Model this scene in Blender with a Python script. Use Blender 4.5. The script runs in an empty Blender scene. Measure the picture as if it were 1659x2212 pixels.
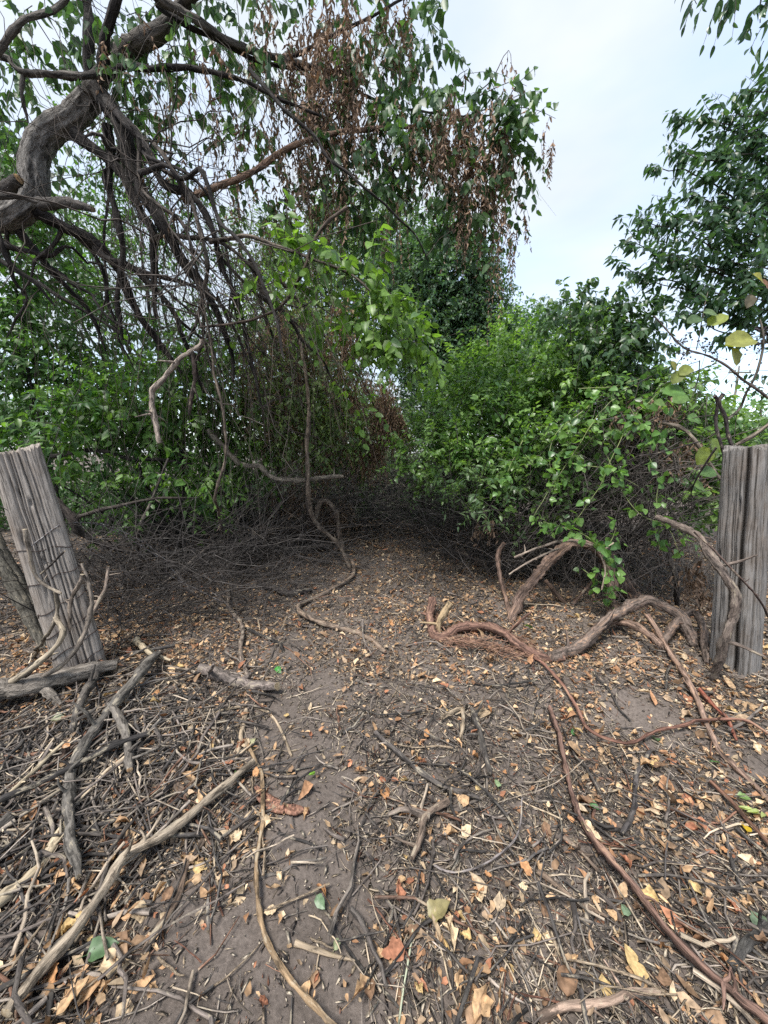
import bpy, math, random
import numpy as np
from mathutils import Matrix, Vector

# ------------------------------------------------------------------ camera, sky, sun, exposure
S = bpy.context.scene
C = S.collection
rad = math.radians
PITCH = rad(9.0)
CAM = np.array([0.0, 0.0, 1.55])
CX, CY, F = 829.5, 1106.0, 800.0          # a 1659 x 2212 drawing of the view, focal length in its pixels

cam_data = bpy.data.cameras.new('camera')
cam = bpy.data.objects.new('camera', cam_data)
C.objects.link(cam)
cam.location = CAM
cam.rotation_euler = (rad(90) - PITCH, 0, 0)
cam_data.sensor_fit = 'VERTICAL'
cam_data.sensor_height = 36.0
cam_data.lens = 36.0 * F / 2212.0
cam_data.clip_start = 0.02
cam_data.clip_end = 2000.0
S.camera = cam
S.render.resolution_x, S.render.resolution_y = 768, 1024

SUN_EL, SUN_AZ = 62.0, 215.0
world = bpy.data.worlds.new('World')
S.world = world
world.use_nodes = True
wn, wl = world.node_tree.nodes, world.node_tree.links
wn.clear()
w_out = wn.new('ShaderNodeOutputWorld')
w_bg = wn.new('ShaderNodeBackground')
w_bg.inputs['Strength'].default_value = 0.1
sky = wn.new('ShaderNodeTexSky')
sky.sky_type = 'NISHITA'
sky.sun_disc = False
sky.sun_elevation = rad(SUN_EL)
sky.sun_rotation = rad(SUN_AZ)
tcn = wn.new('ShaderNodeTexCoord')
mp = wn.new('ShaderNodeMapping')
mp.inputs['Scale'].default_value = (1.0, 1.0, 2.6)
mp.inputs['Location'].default_value = (0.35, 0.2, 0.9)
wl.new(tcn.outputs['Generated'], mp.inputs['Vector'])
cn = wn.new('ShaderNodeTexNoise')
cn.inputs['Scale'].default_value = 1.7
cn.inputs['Detail'].default_value = 5.0
cn.inputs['Roughness'].default_value = 0.5
wl.new(mp.outputs['Vector'], cn.inputs['Vector'])
cr_ = wn.new('ShaderNodeValToRGB')           # how thick the cloud deck is
cr_.color_ramp.elements[0].position = 0.30
cr_.color_ramp.elements[0].color = (0.45, 0.45, 0.45, 1)
cr_.color_ramp.elements[1].position = 0.62
cr_.color_ramp.elements[1].color = (0.97, 0.97, 0.97, 1)
wl.new(cn.outputs['Fac'], cr_.inputs['Fac'])
cn2 = wn.new('ShaderNodeTexNoise')
cn2.inputs['Scale'].default_value = 2.6
cn2.inputs['Detail'].default_value = 4.0
wl.new(mp.outputs['Vector'], cn2.inputs['Vector'])
cc = wn.new('ShaderNodeValToRGB')
cc.color_ramp.elements[0].position = 0.25
cc.color_ramp.elements[0].color = (0.62, 0.72, 0.80, 1)
cc.color_ramp.elements[1].position = 0.75
cc.color_ramp.elements[1].color = (0.90, 0.93, 0.98, 1)
wl.new(cn2.outputs['Fac'], cc.inputs['Fac'])
cs = wn.new('ShaderNodeVectorMath')
cs.operation = 'SCALE'
cs.inputs['Scale'].default_value = 2.3
wl.new(cc.outputs['Color'], cs.inputs[0])
wm = wn.new('ShaderNodeMix')
wm.data_type = 'RGBA'
wl.new(cr_.outputs['Color'], wm.inputs['Factor'])
wl.new(sky.outputs['Color'], wm.inputs['A'])
wl.new(cs.outputs['Vector'], wm.inputs['B'])
wl.new(wm.outputs['Result'], w_bg.inputs['Color'])
wl.new(w_bg.outputs['Background'], w_out.inputs['Surface'])

sun_data = bpy.data.lights.new('sun', 'SUN')
sun_data.energy = 1.5
sun_data.angle = rad(20)
sun_data.color = (1.0, 0.96, 0.9)
sun = bpy.data.objects.new('sun', sun_data)
C.objects.link(sun)
_sd = Vector((math.sin(rad(SUN_AZ)) * math.cos(rad(SUN_EL)), math.cos(rad(SUN_AZ)) * math.cos(rad(SUN_EL)), math.sin(rad(SUN_EL))))
sun.rotation_euler = (-_sd).to_track_quat('-Z', 'Y').to_euler()

S.view_settings.view_transform = 'Standard'
S.view_settings.look = 'None'
S.view_settings.exposure = 2.35
S.view_settings.gamma = 1.0
S.view_settings.use_curve_mapping = False
S.render.engine = 'CYCLES'
S.cycles.max_bounces = 6
S.cycles.diffuse_bounces = 4
S.cycles.glossy_bounces = 2
S.cycles.transmission_bounces = 4
S.cycles.transparent_max_bounces = 4
S.cycles.use_denoising = False

# ------------------------------------------------------------------ view helpers
_cp, _sp = math.cos(PITCH), math.sin(PITCH)
_fw, _up, _rt = np.array([0, _cp, -_sp]), np.array([0, _sp, _cp]), np.array([1.0, 0, 0])


def ray(px, py):
    return _fw + _rt * ((px - CX) / F) - _up * ((py - CY) / F)


def P(px, py, d):
    """The point of the place that lies d metres in front of the photographer."""
    r = ray(px, py)
    return CAM + r * (d / r[1])


def zdepth(p):
    return float(np.dot(np.asarray(p) - CAM, _fw))


rng = np.random.default_rng(11)
_k = []
for _i in range(26):
    wlen = 5.0 * (0.80 ** _i)
    a_ = rng.uniform(0, 2 * np.pi)
    _k.append((np.cos(a_) * 2 * np.pi / wlen, np.sin(a_) * 2 * np.pi / wlen, rng.uniform(0, 6.28), 0.011 * wlen ** 0.75))


def gz(x, y):
    x = np.asarray(x, float)
    y = np.asarray(y, float)
    z = np.zeros(np.broadcast(x, y).shape)
    for kx, ky, ph, am in _k:
        z = z + am * np.sin(kx * x + ky * y + ph)
    fade = np.exp(-((np.maximum(np.abs(y) - 10, 0)) / 12.0) ** 2)
    z = z * fade * 0.75
    t_ = np.clip((y - 3.6) / 3.4, 0, 1)
    z = z + 0.24 * t_ * t_ * (3 - 2 * t_) * np.exp(-(np.maximum(y - 9, 0) / 4.0) ** 2) * np.exp(-((x + .1) / 3.2) ** 2)      # rise at the end of the path
    z = z + 0.10 * np.exp(-(((x + 0.3) / 1.2) ** 2 + ((y - 4.3) / 1.6) ** 2))      # the low hump of the path
    z = z + 0.07 * np.exp(-(((x + 1.6) / 0.7) ** 2 + ((y - 1.9) / 0.9) ** 2))      # heap of sticks on the left
    return z


def G(px, py, h=0.0):
    r = ray(px, py)
    t = CAM[2] / -r[2]
    for _ in range(12):
        p = CAM + r * t
        t = t + 0.8 * (float(gz(p[0], p[1])) + h - p[2]) / r[2]
    return CAM + r * t


def vnorm(v):
    return v / np.maximum(np.linalg.norm(v, axis=-1, keepdims=True), 1e-9)


# cheap smooth noise in space, for gaps and clumps
_nk = [(rng.normal(0, 1, 3) * f, rng.uniform(0, 6.28), 1.0 / (1 + i * .25)) for i, f in enumerate(np.linspace(1.2, 5.5, 14))]


def sn(p):
    v = 0
    for k, ph, a in _nk:
        v = v + a * np.sin(p @ k + ph)
    return v / 2.2


def cr(pts, m):
    """Catmull-Rom through pts, m points out."""
    pts = np.asarray(pts, float)
    n = len(pts)
    if n == 2:
        t = np.linspace(0, 1, m)[:, None]
        return pts[0] * (1 - t) + pts[1] * t
    ex = np.vstack([2 * pts[0] - pts[1], pts, 2 * pts[-1] - pts[-2]])
    seg = np.linalg.norm(np.diff(pts, axis=0), axis=1)
    cum = np.concatenate([[0], np.cumsum(seg)])
    u = np.linspace(0, cum[-1], m)
    idx = np.clip(np.searchsorted(cum, u, side='right') - 1, 0, n - 2)
    t = ((u - cum[idx]) / np.maximum(seg[idx], 1e-9))[:, None]
    p0, p1, p2, p3 = ex[idx], ex[idx + 1], ex[idx + 2], ex[idx + 3]
    return 0.5 * (2 * p1 + (p2 - p0) * t + (2 * p0 - 5 * p1 + 4 * p2 - p3) * t ** 2 + (3 * p1 - p0 - 3 * p2 + p3) * t ** 3)


# ------------------------------------------------------------------ mesh collector
class MB:
    def __init__(self):
        self.v, self.q, self.t, self.col, self.tc, self.n = [], [], [], [], [], 0

    def add(self, v, tris=None, quads=None, col=(.5, .5, .5), tc=None):
        v = np.asarray(v, float).reshape(-1, 3)
        n = len(v)
        if tris is not None and len(tris):
            self.t.append(np.asarray(tris, np.int64).reshape(-1, 3) + self.n)
        if quads is not None and len(quads):
            self.q.append(np.asarray(quads, np.int64).reshape(-1, 4) + self.n)
        self.v.append(v)
        self.col.append(np.broadcast_to(np.asarray(col, float), (n, 3)))
        self.tc.append(v if tc is None else np.asarray(tc, float).reshape(-1, 3))
        self.n += n

    def mesh(self, name, mat, origin=(0, 0, 0), smooth=False):
        me = bpy.data.meshes.new(name)
        v = np.concatenate(self.v) - np.asarray(origin, float)
        t = np.concatenate(self.t) if self.t else np.zeros((0, 3), np.int64)
        q = np.concatenate(self.q) if self.q else np.zeros((0, 4), np.int64)
        loops = np.concatenate([t.ravel(), q.ravel()]).astype(np.int32)
        starts = np.concatenate([np.arange(len(t)) * 3, len(t) * 3 + np.arange(len(q)) * 4]).astype(np.int32)
        me.vertices.add(len(v))
        me.vertices.foreach_set('co', v.astype(np.float32).ravel())
        me.loops.add(len(loops))
        me.loops.foreach_set('vertex_index', loops)
        me.polygons.add(len(starts))
        me.polygons.foreach_set('loop_start', starts)
        me.update(calc_edges=True)
        if smooth:
            me.polygons.foreach_set('use_smooth', np.ones(len(starts), bool))
        col = np.concatenate(self.col)
        rgba = np.concatenate([col, np.ones((len(col), 1))], axis=1).astype(np.float32)
        me.attributes.new('col', 'FLOAT_COLOR', 'POINT').data.foreach_set('color', rgba.ravel())
        tc = np.concatenate(self.tc).astype(np.float32)
        me.attributes.new('tc', 'FLOAT_VECTOR', 'POINT').data.foreach_set('vector', tc.ravel())
        me.materials.append(mat)
        return me

    def build(self, name, mat, parent=None, origin=None, smooth=False, kind=None):
        if origin is None:
            if parent is not None:
                origin = np.array(parent['_base'])
            else:
                vv = np.concatenate(self.v)
                origin = np.array([vv[:, 0].mean(), vv[:, 1].mean(), vv[:, 2].min()])
        me = self.mesh(name, mat, origin, smooth)
        o = bpy.data.objects.new(name, me)
        C.objects.link(o)
        if parent is not None:
            o.parent = parent
        else:
            o.location = origin
        if kind:
            o['kind'] = kind
        return o


def thing(name, label, cat, base, group=None):
    o = bpy.data.objects.new(name, None)
    C.objects.link(o)
    o.empty_display_size = 0.1
    o.location = base
    o['_base'] = [float(b) for b in base]
    o['label'], o['category'] = label, cat
    if group:
        o['group'] = group
    return o


def tag(o, label, cat, group=None):
    o['label'], o['category'] = label, cat
    if group:
        o['group'] = group
    return o


def tubes(mb, Pn, Rn, sides=3, col=(.1, .1, .1), cap=True, ridge=None, endcol=None, ztc=0.0):
    """N tubes of m rings; Pn (N,m,3), Rn (N,m)."""
    Pn = np.asarray(Pn, float)
    Rn = np.asarray(Rn, float)
    N, m, _ = Pn.shape
    T = np.empty_like(Pn)
    T[:, 1:-1] = Pn[:, 2:] - Pn[:, :-2]
    T[:, 0] = Pn[:, 1] - Pn[:, 0]
    T[:, -1] = Pn[:, -1] - Pn[:, -2]
    T = vnorm(T)
    ref = np.where(np.abs(T[:, 0, 2:3]) < 0.9, np.array([[0, 0, 1.0]]), np.array([[1.0, 0, 0]]))
    U = np.empty_like(Pn)
    U[:, 0] = vnorm(np.cross(T[:, 0], ref))
    for i in range(1, m):
        u = U[:, i - 1]
        u = u - T[:, i] * np.sum(u * T[:, i], axis=1, keepdims=True)
        U[:, i] = vnorm(u)
    V = np.cross(T, U)
    a = np.arange(sides) * 2 * np.pi / sides
    ca, sa = np.cos(a), np.sin(a)
    rr = Rn[:, :, None] * np.ones(sides)
    if ridge is not None:
        rr = rr * ridge
    ring = Pn[:, :, None, :] + rr[..., None] * (U[:, :, None, :] * ca[None, None, :, None] + V[:, :, None, :] * sa[None, None, :, None])
    L = np.concatenate([np.zeros((N, 1)), np.cumsum(np.linalg.norm(np.diff(Pn, axis=1), axis=2), axis=1)], axis=1)
    off = rng.uniform(0, 50, (N, 1, 1))
    tc = np.stack([rr * ca + off, rr * sa + off, np.broadcast_to(L[:, :, None] + ztc, rr.shape) + off], axis=-1)
    base = np.arange(N)[:, None, None] * (m * sides)
    i = np.arange(m - 1)[None, :, None] * sides
    j = np.arange(sides)[None, None, :]
    j2 = (j + 1) % sides
    quads = np.stack([base + i + j, base + i + j2, base + i + sides + j2, base + i + sides + j], axis=-1).reshape(-1, 4)
    col = np.asarray(col, float)
    if col.ndim == 2 and col.shape[0] == N:
        cv = np.repeat(col, m * sides, axis=0)
    else:
        cv = np.broadcast_to(col.reshape(-1, 3)[:1], (N * m * sides, 3))
    tris = None
    if cap and sides == 3:
        e = (m - 1) * 3
        b = np.arange(N) * (m * 3)
        tris = np.concatenate([np.stack([b + 2, b + 1, b], 1), np.stack([b + e, b + e + 1, b + e + 2], 1)])
    mb.add(ring.reshape(-1, 3), tris=tris, quads=quads, col=cv, tc=tc.reshape(-1, 3))
    if cap and sides > 3:
        ec = cv[0] if endcol is None else np.asarray(endcol)
        for k, sgn in ((0, -1), (m - 1, 1)):
            for n in range(N):
                rim = ring[n, k]
                c = Pn[n, k] + sgn * T[n, k] * Rn[n, k] * 0.08
                mid = (rim + c) / 2 + sgn * T[n, k] * Rn[n, k] * 0.06
                vv = np.vstack([rim, mid, c[None]])
                jj = np.arange(sides)
                q = np.stack([jj, (jj + 1) % sides, sides + (jj + 1) % sides, sides + jj], 1)
                t = np.stack([sides + jj, sides + (jj + 1) % sides, np.full(sides, 2 * sides)], 1)
                if sgn < 0:
                    q, t = q[:, ::-1], t[:, ::-1]
                mb.add(vv, tris=t, quads=q, col=ec)


def limb(mb, pts, r0, r1, col, sides=10, wob=0.25, gnarl=0.16, endcol=None, res=0.035, flare=0.0, jit=0.0, floor=False, lumpy=.16):
    """One branch: a wandering tapered tube with lumps and ridges."""
    pts = np.asarray(pts, float)
    Ln = np.linalg.norm(np.diff(pts, axis=0), axis=1).sum()
    m = int(np.clip(Ln / res, 5, 160))
    p = cr(pts, m)
    s = np.linspace(0, 1, m)
    w = np.zeros((m, 3))
    for f in (0.7, 1.7, 3.9):
        for c in range(3):
            w[:, c] += np.sin(s * Ln * f * 7 + rng.uniform(0, 6.28)) / (f * 1.2)
    rm = (r0 + r1) / 2
    nk = max(3, int(Ln / (rm * 14 + .05)) + 2)
    kn = rng.normal(0, 1, (nk, 3))
    kn[0] = kn[-1] = 0
    for c in range(3):
        w[:, c] += 2.2 * np.interp(s, np.linspace(0, 1, nk), kn[:, c])
    p = p + w * rm * wob + rng.normal(0, 1, (m, 3)) * jit * rm
    r = r0 + (r1 - r0) * s
    if floor:
        p[:, 2] = np.maximum(p[:, 2], gz(p[:, 0], p[:, 1]) + r * .55)
    lump = 1 + lumpy * np.sin(s * Ln / max(rm, .004) * 0.5 + rng.uniform(0, 6)) * rng.uniform(.3, 1) + rng.normal(0, .3 * lumpy, m)
    r = r * np.clip(lump, .6, 1.4)
    r = r * (1 - .35 * np.exp(-(1 - s) * Ln / (rm * 2.5 + 1e-6))) if not flare else r
    if flare:
        r = r * (1 + flare * np.exp(-s * Ln / (r0 * 2.5)))
    ridge = 1 + gnarl * rng.normal(0, .5, (1, 1, sides)) + gnarl * 0.45 * rng.normal(0, 1, (1, m, sides))
    tubes(mb, p[None], r[None], sides, col, True, ridge, endcol)
    return p


# ------------------------------------------------------------------ materials
def new_mat(name):
    m = bpy.data.materials.new(name)
    m.use_nodes = True
    nt = m.node_tree
    nt.nodes.clear()
    out = nt.nodes.new('ShaderNodeOutputMaterial')
    return m, nt, out


def nd(nt, t, **kw):
    n = nt.nodes.new(t)
    for k, v in kw.items():
        if k in n.inputs:
            n.inputs[k].default_value = v
        else:
            setattr(n, k, v)
    return n


def ramp(nt, fac, stops):
    r = nt.nodes.new('ShaderNodeValToRGB')
    e = r.color_ramp.elements
    while len(e) < len(stops):
        e.new(0.5)
    for el, (p, c) in zip(e, stops):
        el.position = p
        el.color = (c, c, c, 1) if np.isscalar(c) else (*c, 1)
    nt.links.new(fac, r.inputs['Fac'])
    return r.outputs['Color']


def mixc(nt, a, b, fac, mode='MIX'):
    m = nt.nodes.new('ShaderNodeMix')
    m.data_type = 'RGBA'
    m.blend_type = mode
    for key, val in (('A', a), ('B', b)):
        if hasattr(val, 'links') or isinstance(val, bpy.types.NodeSocket):
            nt.links.new(val, m.inputs[key])
        else:
            m.inputs[key].default_value = (*val, 1)
    if isinstance(fac, bpy.types.NodeSocket):
        nt.links.new(fac, m.inputs['Factor'])
    else:
        m.inputs['Factor'].default_value = fac
    return m.outputs['Result']


def wood_mat(name, stretch=0.12, scale=70, lo=0.45, hi=1.5, bump=0.5, dist=0.004, rough=0.85, patch=0.35, patchcol=(.28, .27, .25), blotch=32.0, blotch_stretch=0.35, pale=0.0, palecol=(.36, .31, .23)):
    m, nt, out = new_mat(name)
    at = nd(nt, 'ShaderNodeAttribute', attribute_name='tc')
    ac = nd(nt, 'ShaderNodeAttribute', attribute_name='col')
    mp_ = nd(nt, 'ShaderNodeMapping')
    mp_.inputs['Scale'].default_value = (1, 1, stretch)
    nt.links.new(at.outputs['Vector'], mp_.inputs['Vector'])
    n1 = nd(nt, 'ShaderNodeTexNoise', Scale=scale, Detail=6.0, Roughness=0.65, Distortion=0.6)
    nt.links.new(mp_.outputs['Vector'], n1.inputs['Vector'])
    n2 = nd(nt, 'ShaderNodeTexNoise', Scale=14.0, Detail=4.0)
    nt.links.new(at.outputs['Vector'], n2.inputs['Vector'])
    f = ramp(nt, n1.outputs['Fac'], [(0.3, lo), (0.55, 1.0), (0.75, hi)])
    c = mixc(nt, ac.outputs['Color'], f, 1.0, 'MULTIPLY')
    pf = ramp(nt, n2.outputs['Fac'], [(0.5, 0.0), (0.7, patch)])
    c = mixc(nt, c, patchcol, pf)
    mp4 = nd(nt, 'ShaderNodeMapping')
    mp4.inputs['Scale'].default_value = (1, 1, blotch_stretch)
    nt.links.new(at.outputs['Vector'], mp4.inputs['Vector'])
    n5 = nd(nt, 'ShaderNodeTexNoise', Scale=blotch, Detail=5.0, Roughness=0.7)
    nt.links.new(mp4.outputs['Vector'], n5.inputs['Vector'])
    c = mixc(nt, c, ramp(nt, n5.outputs['Fac'], [(0.40, 0.35), (0.47, 1.0)]), 1.0, 'MULTIPLY')
    c = mixc(nt, c, palecol, ramp(nt, n5.outputs['Fac'], [(0.56, 0.0), (0.62, pale)]))
    b = nd(nt, 'ShaderNodeBump', Strength=bump, Distance=dist)
    nt.links.new(n1.outputs['Fac'], b.inputs['Height'])
    p = nd(nt, 'ShaderNodeBsdfPrincipled', Roughness=rough)
    p.inputs['Specular IOR Level'].default_value = 0.25
    nt.links.new(c, p.inputs['Base Color'])
    nt.links.new(b.outputs['Normal'], p.inputs['Normal'])
    nt.links.new(p.outputs['BSDF'], out.inputs['Surface'])
    return m


def leaf_mat(name, trans=0.46, rough=0.42, spec=0.45, tint=(1.25, 1.35, 0.55), mott=0.25, scale=45):
    m, nt, out = new_mat(name)
    ac = nd(nt, 'ShaderNodeAttribute', attribute_name='col')
    at = nd(nt, 'ShaderNodeAttribute', attribute_name='tc')
    n1 = nd(nt, 'ShaderNodeTexNoise', Scale=float(scale), Detail=3.0)
    nt.links.new(at.outputs['Vector'], n1.inputs['Vector'])
    f = ramp(nt, n1.outputs['Fac'], [(0.3, 1 - mott), (0.7, 1 + mott)])
    c = mixc(nt, ac.outputs['Color'], f, 1.0, 'MULTIPLY')
    p = nd(nt, 'ShaderNodeBsdfPrincipled', Roughness=rough)
    p.inputs['Specular IOR Level'].default_value = spec
    nt.links.new(c, p.inputs['Base Color'])
    t = nd(nt, 'ShaderNodeBsdfTranslucent')
    tcx = mixc(nt, c, tint, 1.0, 'MULTIPLY')
    nt.links.new(tcx, t.inputs['Color'])
    mx = nd(nt, 'ShaderNodeMixShader', Fac=trans)
    nt.links.new(p.outputs['BSDF'], mx.inputs[1])
    nt.links.new(t.outputs['BSDF'], mx.inputs[2])
    nt.links.new(mx.outputs['Shader'], out.inputs['Surface'])
    return m


M_BARK = wood_mat('bark', 0.22, 42, 0.18, 1.9, 1.0, 0.035, 0.9, 0.12, (.12, .12, .10), 16.0, .4, .12, (.2, .19, .17))
M_STICK = wood_mat('stick_bark', 0.12, 80, 0.22, 1.9, 0.9, 0.008, .85, .2, (.22, .20, .17), 34.0, .35, .55)
M_VINE = wood_mat('stringy_vine_bark', 0.06, 85, 0.15, 2.0, 1.0, 0.006, 0.85, 0.15, (.2, .1, .07), 45.0, .10, .6, (.33, .21, .14))
M_TWIG = wood_mat('twig_bark', 0.2, 120, 0.55, 1.4, 0.2, 0.002, 0.85, 0.2)
M_CUT = wood_mat('bare_wood', 0.08, 100, 0.4, 1.4, 0.5, 0.004, 0.8, 0.25, (.2, .16, .11))
M_LEAF = leaf_mat('green_leaf')
M_LEAF2 = leaf_mat('glossy_leaf', 0.46, 0.34, 0.5)
M_DRY = leaf_mat('dry_leaf', 0.18, 0.75, 0.2, (1.2, .95, .6), 0.4, 60)
M_WIRE, _nt, _o = new_mat('galvanised_wire')
_n = nd(_nt, 'ShaderNodeTexNoise', Scale=60.0, Detail=3.0)
_p = nd(_nt, 'ShaderNodeBsdfPrincipled', Roughness=0.55, Metallic=0.6)
_nt.links.new(ramp(_nt, _n.outputs['Fac'], [(0.35, (.08, .05, .04)), (0.6, (.25, .25, .26))]), _p.inputs['Base Color'])
_nt.links.new(_p.outputs['BSDF'], _o.inputs['Surface'])
M_RUST, _nt, _o = new_mat('rusty_wire')
_n = nd(_nt, 'ShaderNodeTexNoise', Scale=80.0, Detail=3.0)
_p = nd(_nt, 'ShaderNodeBsdfPrincipled', Roughness=0.8, Metallic=0.2)
_nt.links.new(ramp(_nt, _n.outputs['Fac'], [(0.35, (.02, .014, .013)), (0.65, (.06, .04, .033))]), _p.inputs['Base Color'])
_nt.links.new(_p.outputs['BSDF'], _o.inputs['Surface'])


def post_mat():
    m, nt, out = new_mat('weathered_post_wood')
    at = nd(nt, 'ShaderNodeAttribute', attribute_name='tc')
    ac = nd(nt, 'ShaderNodeAttribute', attribute_name='col')
    mp_ = nd(nt, 'ShaderNodeMapping')
    mp_.inputs['Scale'].default_value = (1, 1, 0.07)
    nt.links.new(at.outputs['Vector'], mp_.inputs['Vector'])
    n1 = nd(nt, 'ShaderNodeTexNoise', Scale=95.0, Detail=8.0, Roughness=0.7)
    nt.links.new(mp_.outputs['Vector'], n1.inputs['Vector'])
    n2 = nd(nt, 'ShaderNodeTexNoise', Scale=5.0, Detail=5.0, Roughness=0.6)
    nt.links.new(at.outputs['Vector'], n2.inputs['Vector'])
    mp2 = nd(nt, 'ShaderNodeMapping')
    mp2.inputs['Scale'].default_value = (1, 1, 0.06)
    nt.links.new(at.outputs['Vector'], mp2.inputs['Vector'])
    n3 = nd(nt, 'ShaderNodeTexNoise', Scale=46.0, Detail=5.0, Roughness=0.6, Distortion=0.5)
    nt.links.new(mp2.outputs['Vector'], n3.inputs['Vector'])
    f = ramp(nt, n1.outputs['Fac'], [(0.32, 0.45), (0.46, 0.9), (0.58, 1.1), (0.72, 1.4)])
    c = mixc(nt, ac.outputs['Color'], f, 1.0, 'MULTIPLY')
    cf = ramp(nt, n3.outputs['Fac'], [(0.36, 0.6), (0.45, 1.0)])
    c = mixc(nt, c, cf, 1.0, 'MULTIPLY')
    bf = ramp(nt, n2.outputs['Fac'], [(0.46, 0.0), (0.66, 0.5)])
    c = mixc(nt, c, (.13, .095, .07), bf)
    mp3 = nd(nt, 'ShaderNodeMapping')
    mp3.inputs['Scale'].default_value = (1, 1, 0.03)
    nt.links.new(at.outputs['Vector'], mp3.inputs['Vector'])
    n4 = nd(nt, 'ShaderNodeTexNoise', Scale=120.0, Detail=3.0, Roughness=0.5, Distortion=0.3)
    nt.links.new(mp3.outputs['Vector'], n4.inputs['Vector'])
    c = mixc(nt, c, ramp(nt, n4.outputs['Fac'], [(0.36, 0.5), (0.43, 1.0)]), 1.0, 'MULTIPLY')
    hsum = nd(nt, 'ShaderNodeMath', operation='ADD')
    nt.links.new(n1.outputs['Fac'], hsum.inputs[0])
    nt.links.new(cf, hsum.inputs[1])
    b = nd(nt, 'ShaderNodeBump', Strength=0.7, Distance=0.006)
    nt.links.new(hsum.outputs['Value'], b.inputs['Height'])
    p = nd(nt, 'ShaderNodeBsdfPrincipled', Roughness=0.88)
    p.inputs['Specular IOR Level'].default_value = 0.2
    nt.links.new(c, p.inputs['Base Color'])
    nt.links.new(b.outputs['Normal'], p.inputs['Normal'])
    nt.links.new(p.outputs['BSDF'], out.inputs['Surface'])
    return m


M_POST = post_mat()


def soil_mat():
    m, nt, out = new_mat('dry_soil')
    g = nd(nt, 'ShaderNodeNewGeometry')
    n1 = nd(nt, 'ShaderNodeTexNoise', Scale=2.2, Detail=6.0, Roughness=0.6)
    n2 = nd(nt, 'ShaderNodeTexNoise', Scale=55.0, Detail=8.0, Roughness=0.75)
    n3 = nd(nt, 'ShaderNodeTexVoronoi', Scale=110.0)
    for n in (n1, n2, n3):
        nt.links.new(g.outputs['Position'], n.inputs['Vector'])
    c = ramp(nt, n1.outputs['Fac'], [(0.3, (.088, .073, .063)), (0.7, (.142, .119, .105))])
    f = ramp(nt, n2.outputs['Fac'], [(0.3, 0.55), (0.5, 0.95), (0.72, 1.45)])
    c = mixc(nt, c, f, 1.0, 'MULTIPLY')
    sp_ = ramp(nt, n3.outputs['Distance'], [(0.06, 1.35), (0.22, 1.0)])
    c = mixc(nt, c, sp_, 1.0, 'MULTIPLY')
    b = nd(nt, 'ShaderNodeBump', Strength=0.8, Distance=0.012)
    nt.links.new(n2.outputs['Fac'], b.inputs['Height'])
    p = nd(nt, 'ShaderNodeBsdfPrincipled', Roughness=0.95)
    p.inputs['Specular IOR Level'].default_value = 0.15
    nt.links.new(c, p.inputs['Base Color'])
    nt.links.new(b.outputs['Normal'], p.inputs['Normal'])
    nt.links.new(p.outputs['BSDF'], out.inputs['Surface'])
    return m


def flat_noise_mat(name, c0, c1, scale, rough=0.9):
    m, nt, out = new_mat(name)
    g = nd(nt, 'ShaderNodeNewGeometry')
    n = nd(nt, 'ShaderNodeTexNoise', Scale=float(scale), Detail=6.0, Roughness=0.65)
    nt.links.new(g.outputs['Position'], n.inputs['Vector'])
    p = nd(nt, 'ShaderNodeBsdfPrincipled', Roughness=rough)
    nt.links.new(ramp(nt, n.outputs['Fac'], [(0.35, c0), (0.65, c1)]), p.inputs['Base Color'])
    nt.links.new(p.outputs['BSDF'], out.inputs['Surface'])
    return m


# ------------------------------------------------------------------ ground
def make_ground():
    def axis(lo, hi, fine0, fine1, step, far):
        mid = np.arange(fine0, fine1 + 1e-6, step)
        up_ = fine1 + np.cumsum(np.geomspace(step * 1.5, (hi - fine1) * 0.35, far))
        up_ = fine1 + (up_ - fine1) * (hi - fine1) / (up_[-1] - fine1)
        dn = fine0 - np.cumsum(np.geomspace(step * 1.5, (fine0 - lo) * 0.35, far))
        dn = fine0 - (fine0 - dn) * (fine0 - lo) / (fine0 - dn[-1])
        return np.concatenate([dn[::-1], mid, up_])
    xs = axis(-700, 700, -4.5, 4.5, 0.030, 26)
    ys = axis(-700, 900, 0.2, 8.0, 0.030, 26)
    X, Y = np.meshgrid(xs, ys)
    Z = gz(X, Y)
    near = (np.abs(X) < 4.6) & (Y > 0) & (Y < 8.1)
    Z = Z + np.where(near, rng.normal(0, .0030, X.shape), 0)
    v = np.stack([X, Y, Z], -1).reshape(-1, 3)
    ny, nx = X.shape
    i = np.arange(ny - 1)[:, None] * nx + np.arange(nx - 1)[None]
    q = np.stack([i, i + 1, i + nx + 1, i + nx], -1).reshape(-1, 4)
    mb = MB()
    mb.add(v, quads=q, col=(.1, .08, .07))
    o = mb.build('ground', soil_mat(), origin=(0, 0, 0), smooth=True)
    o['kind'] = 'structure'


make_ground()


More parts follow.
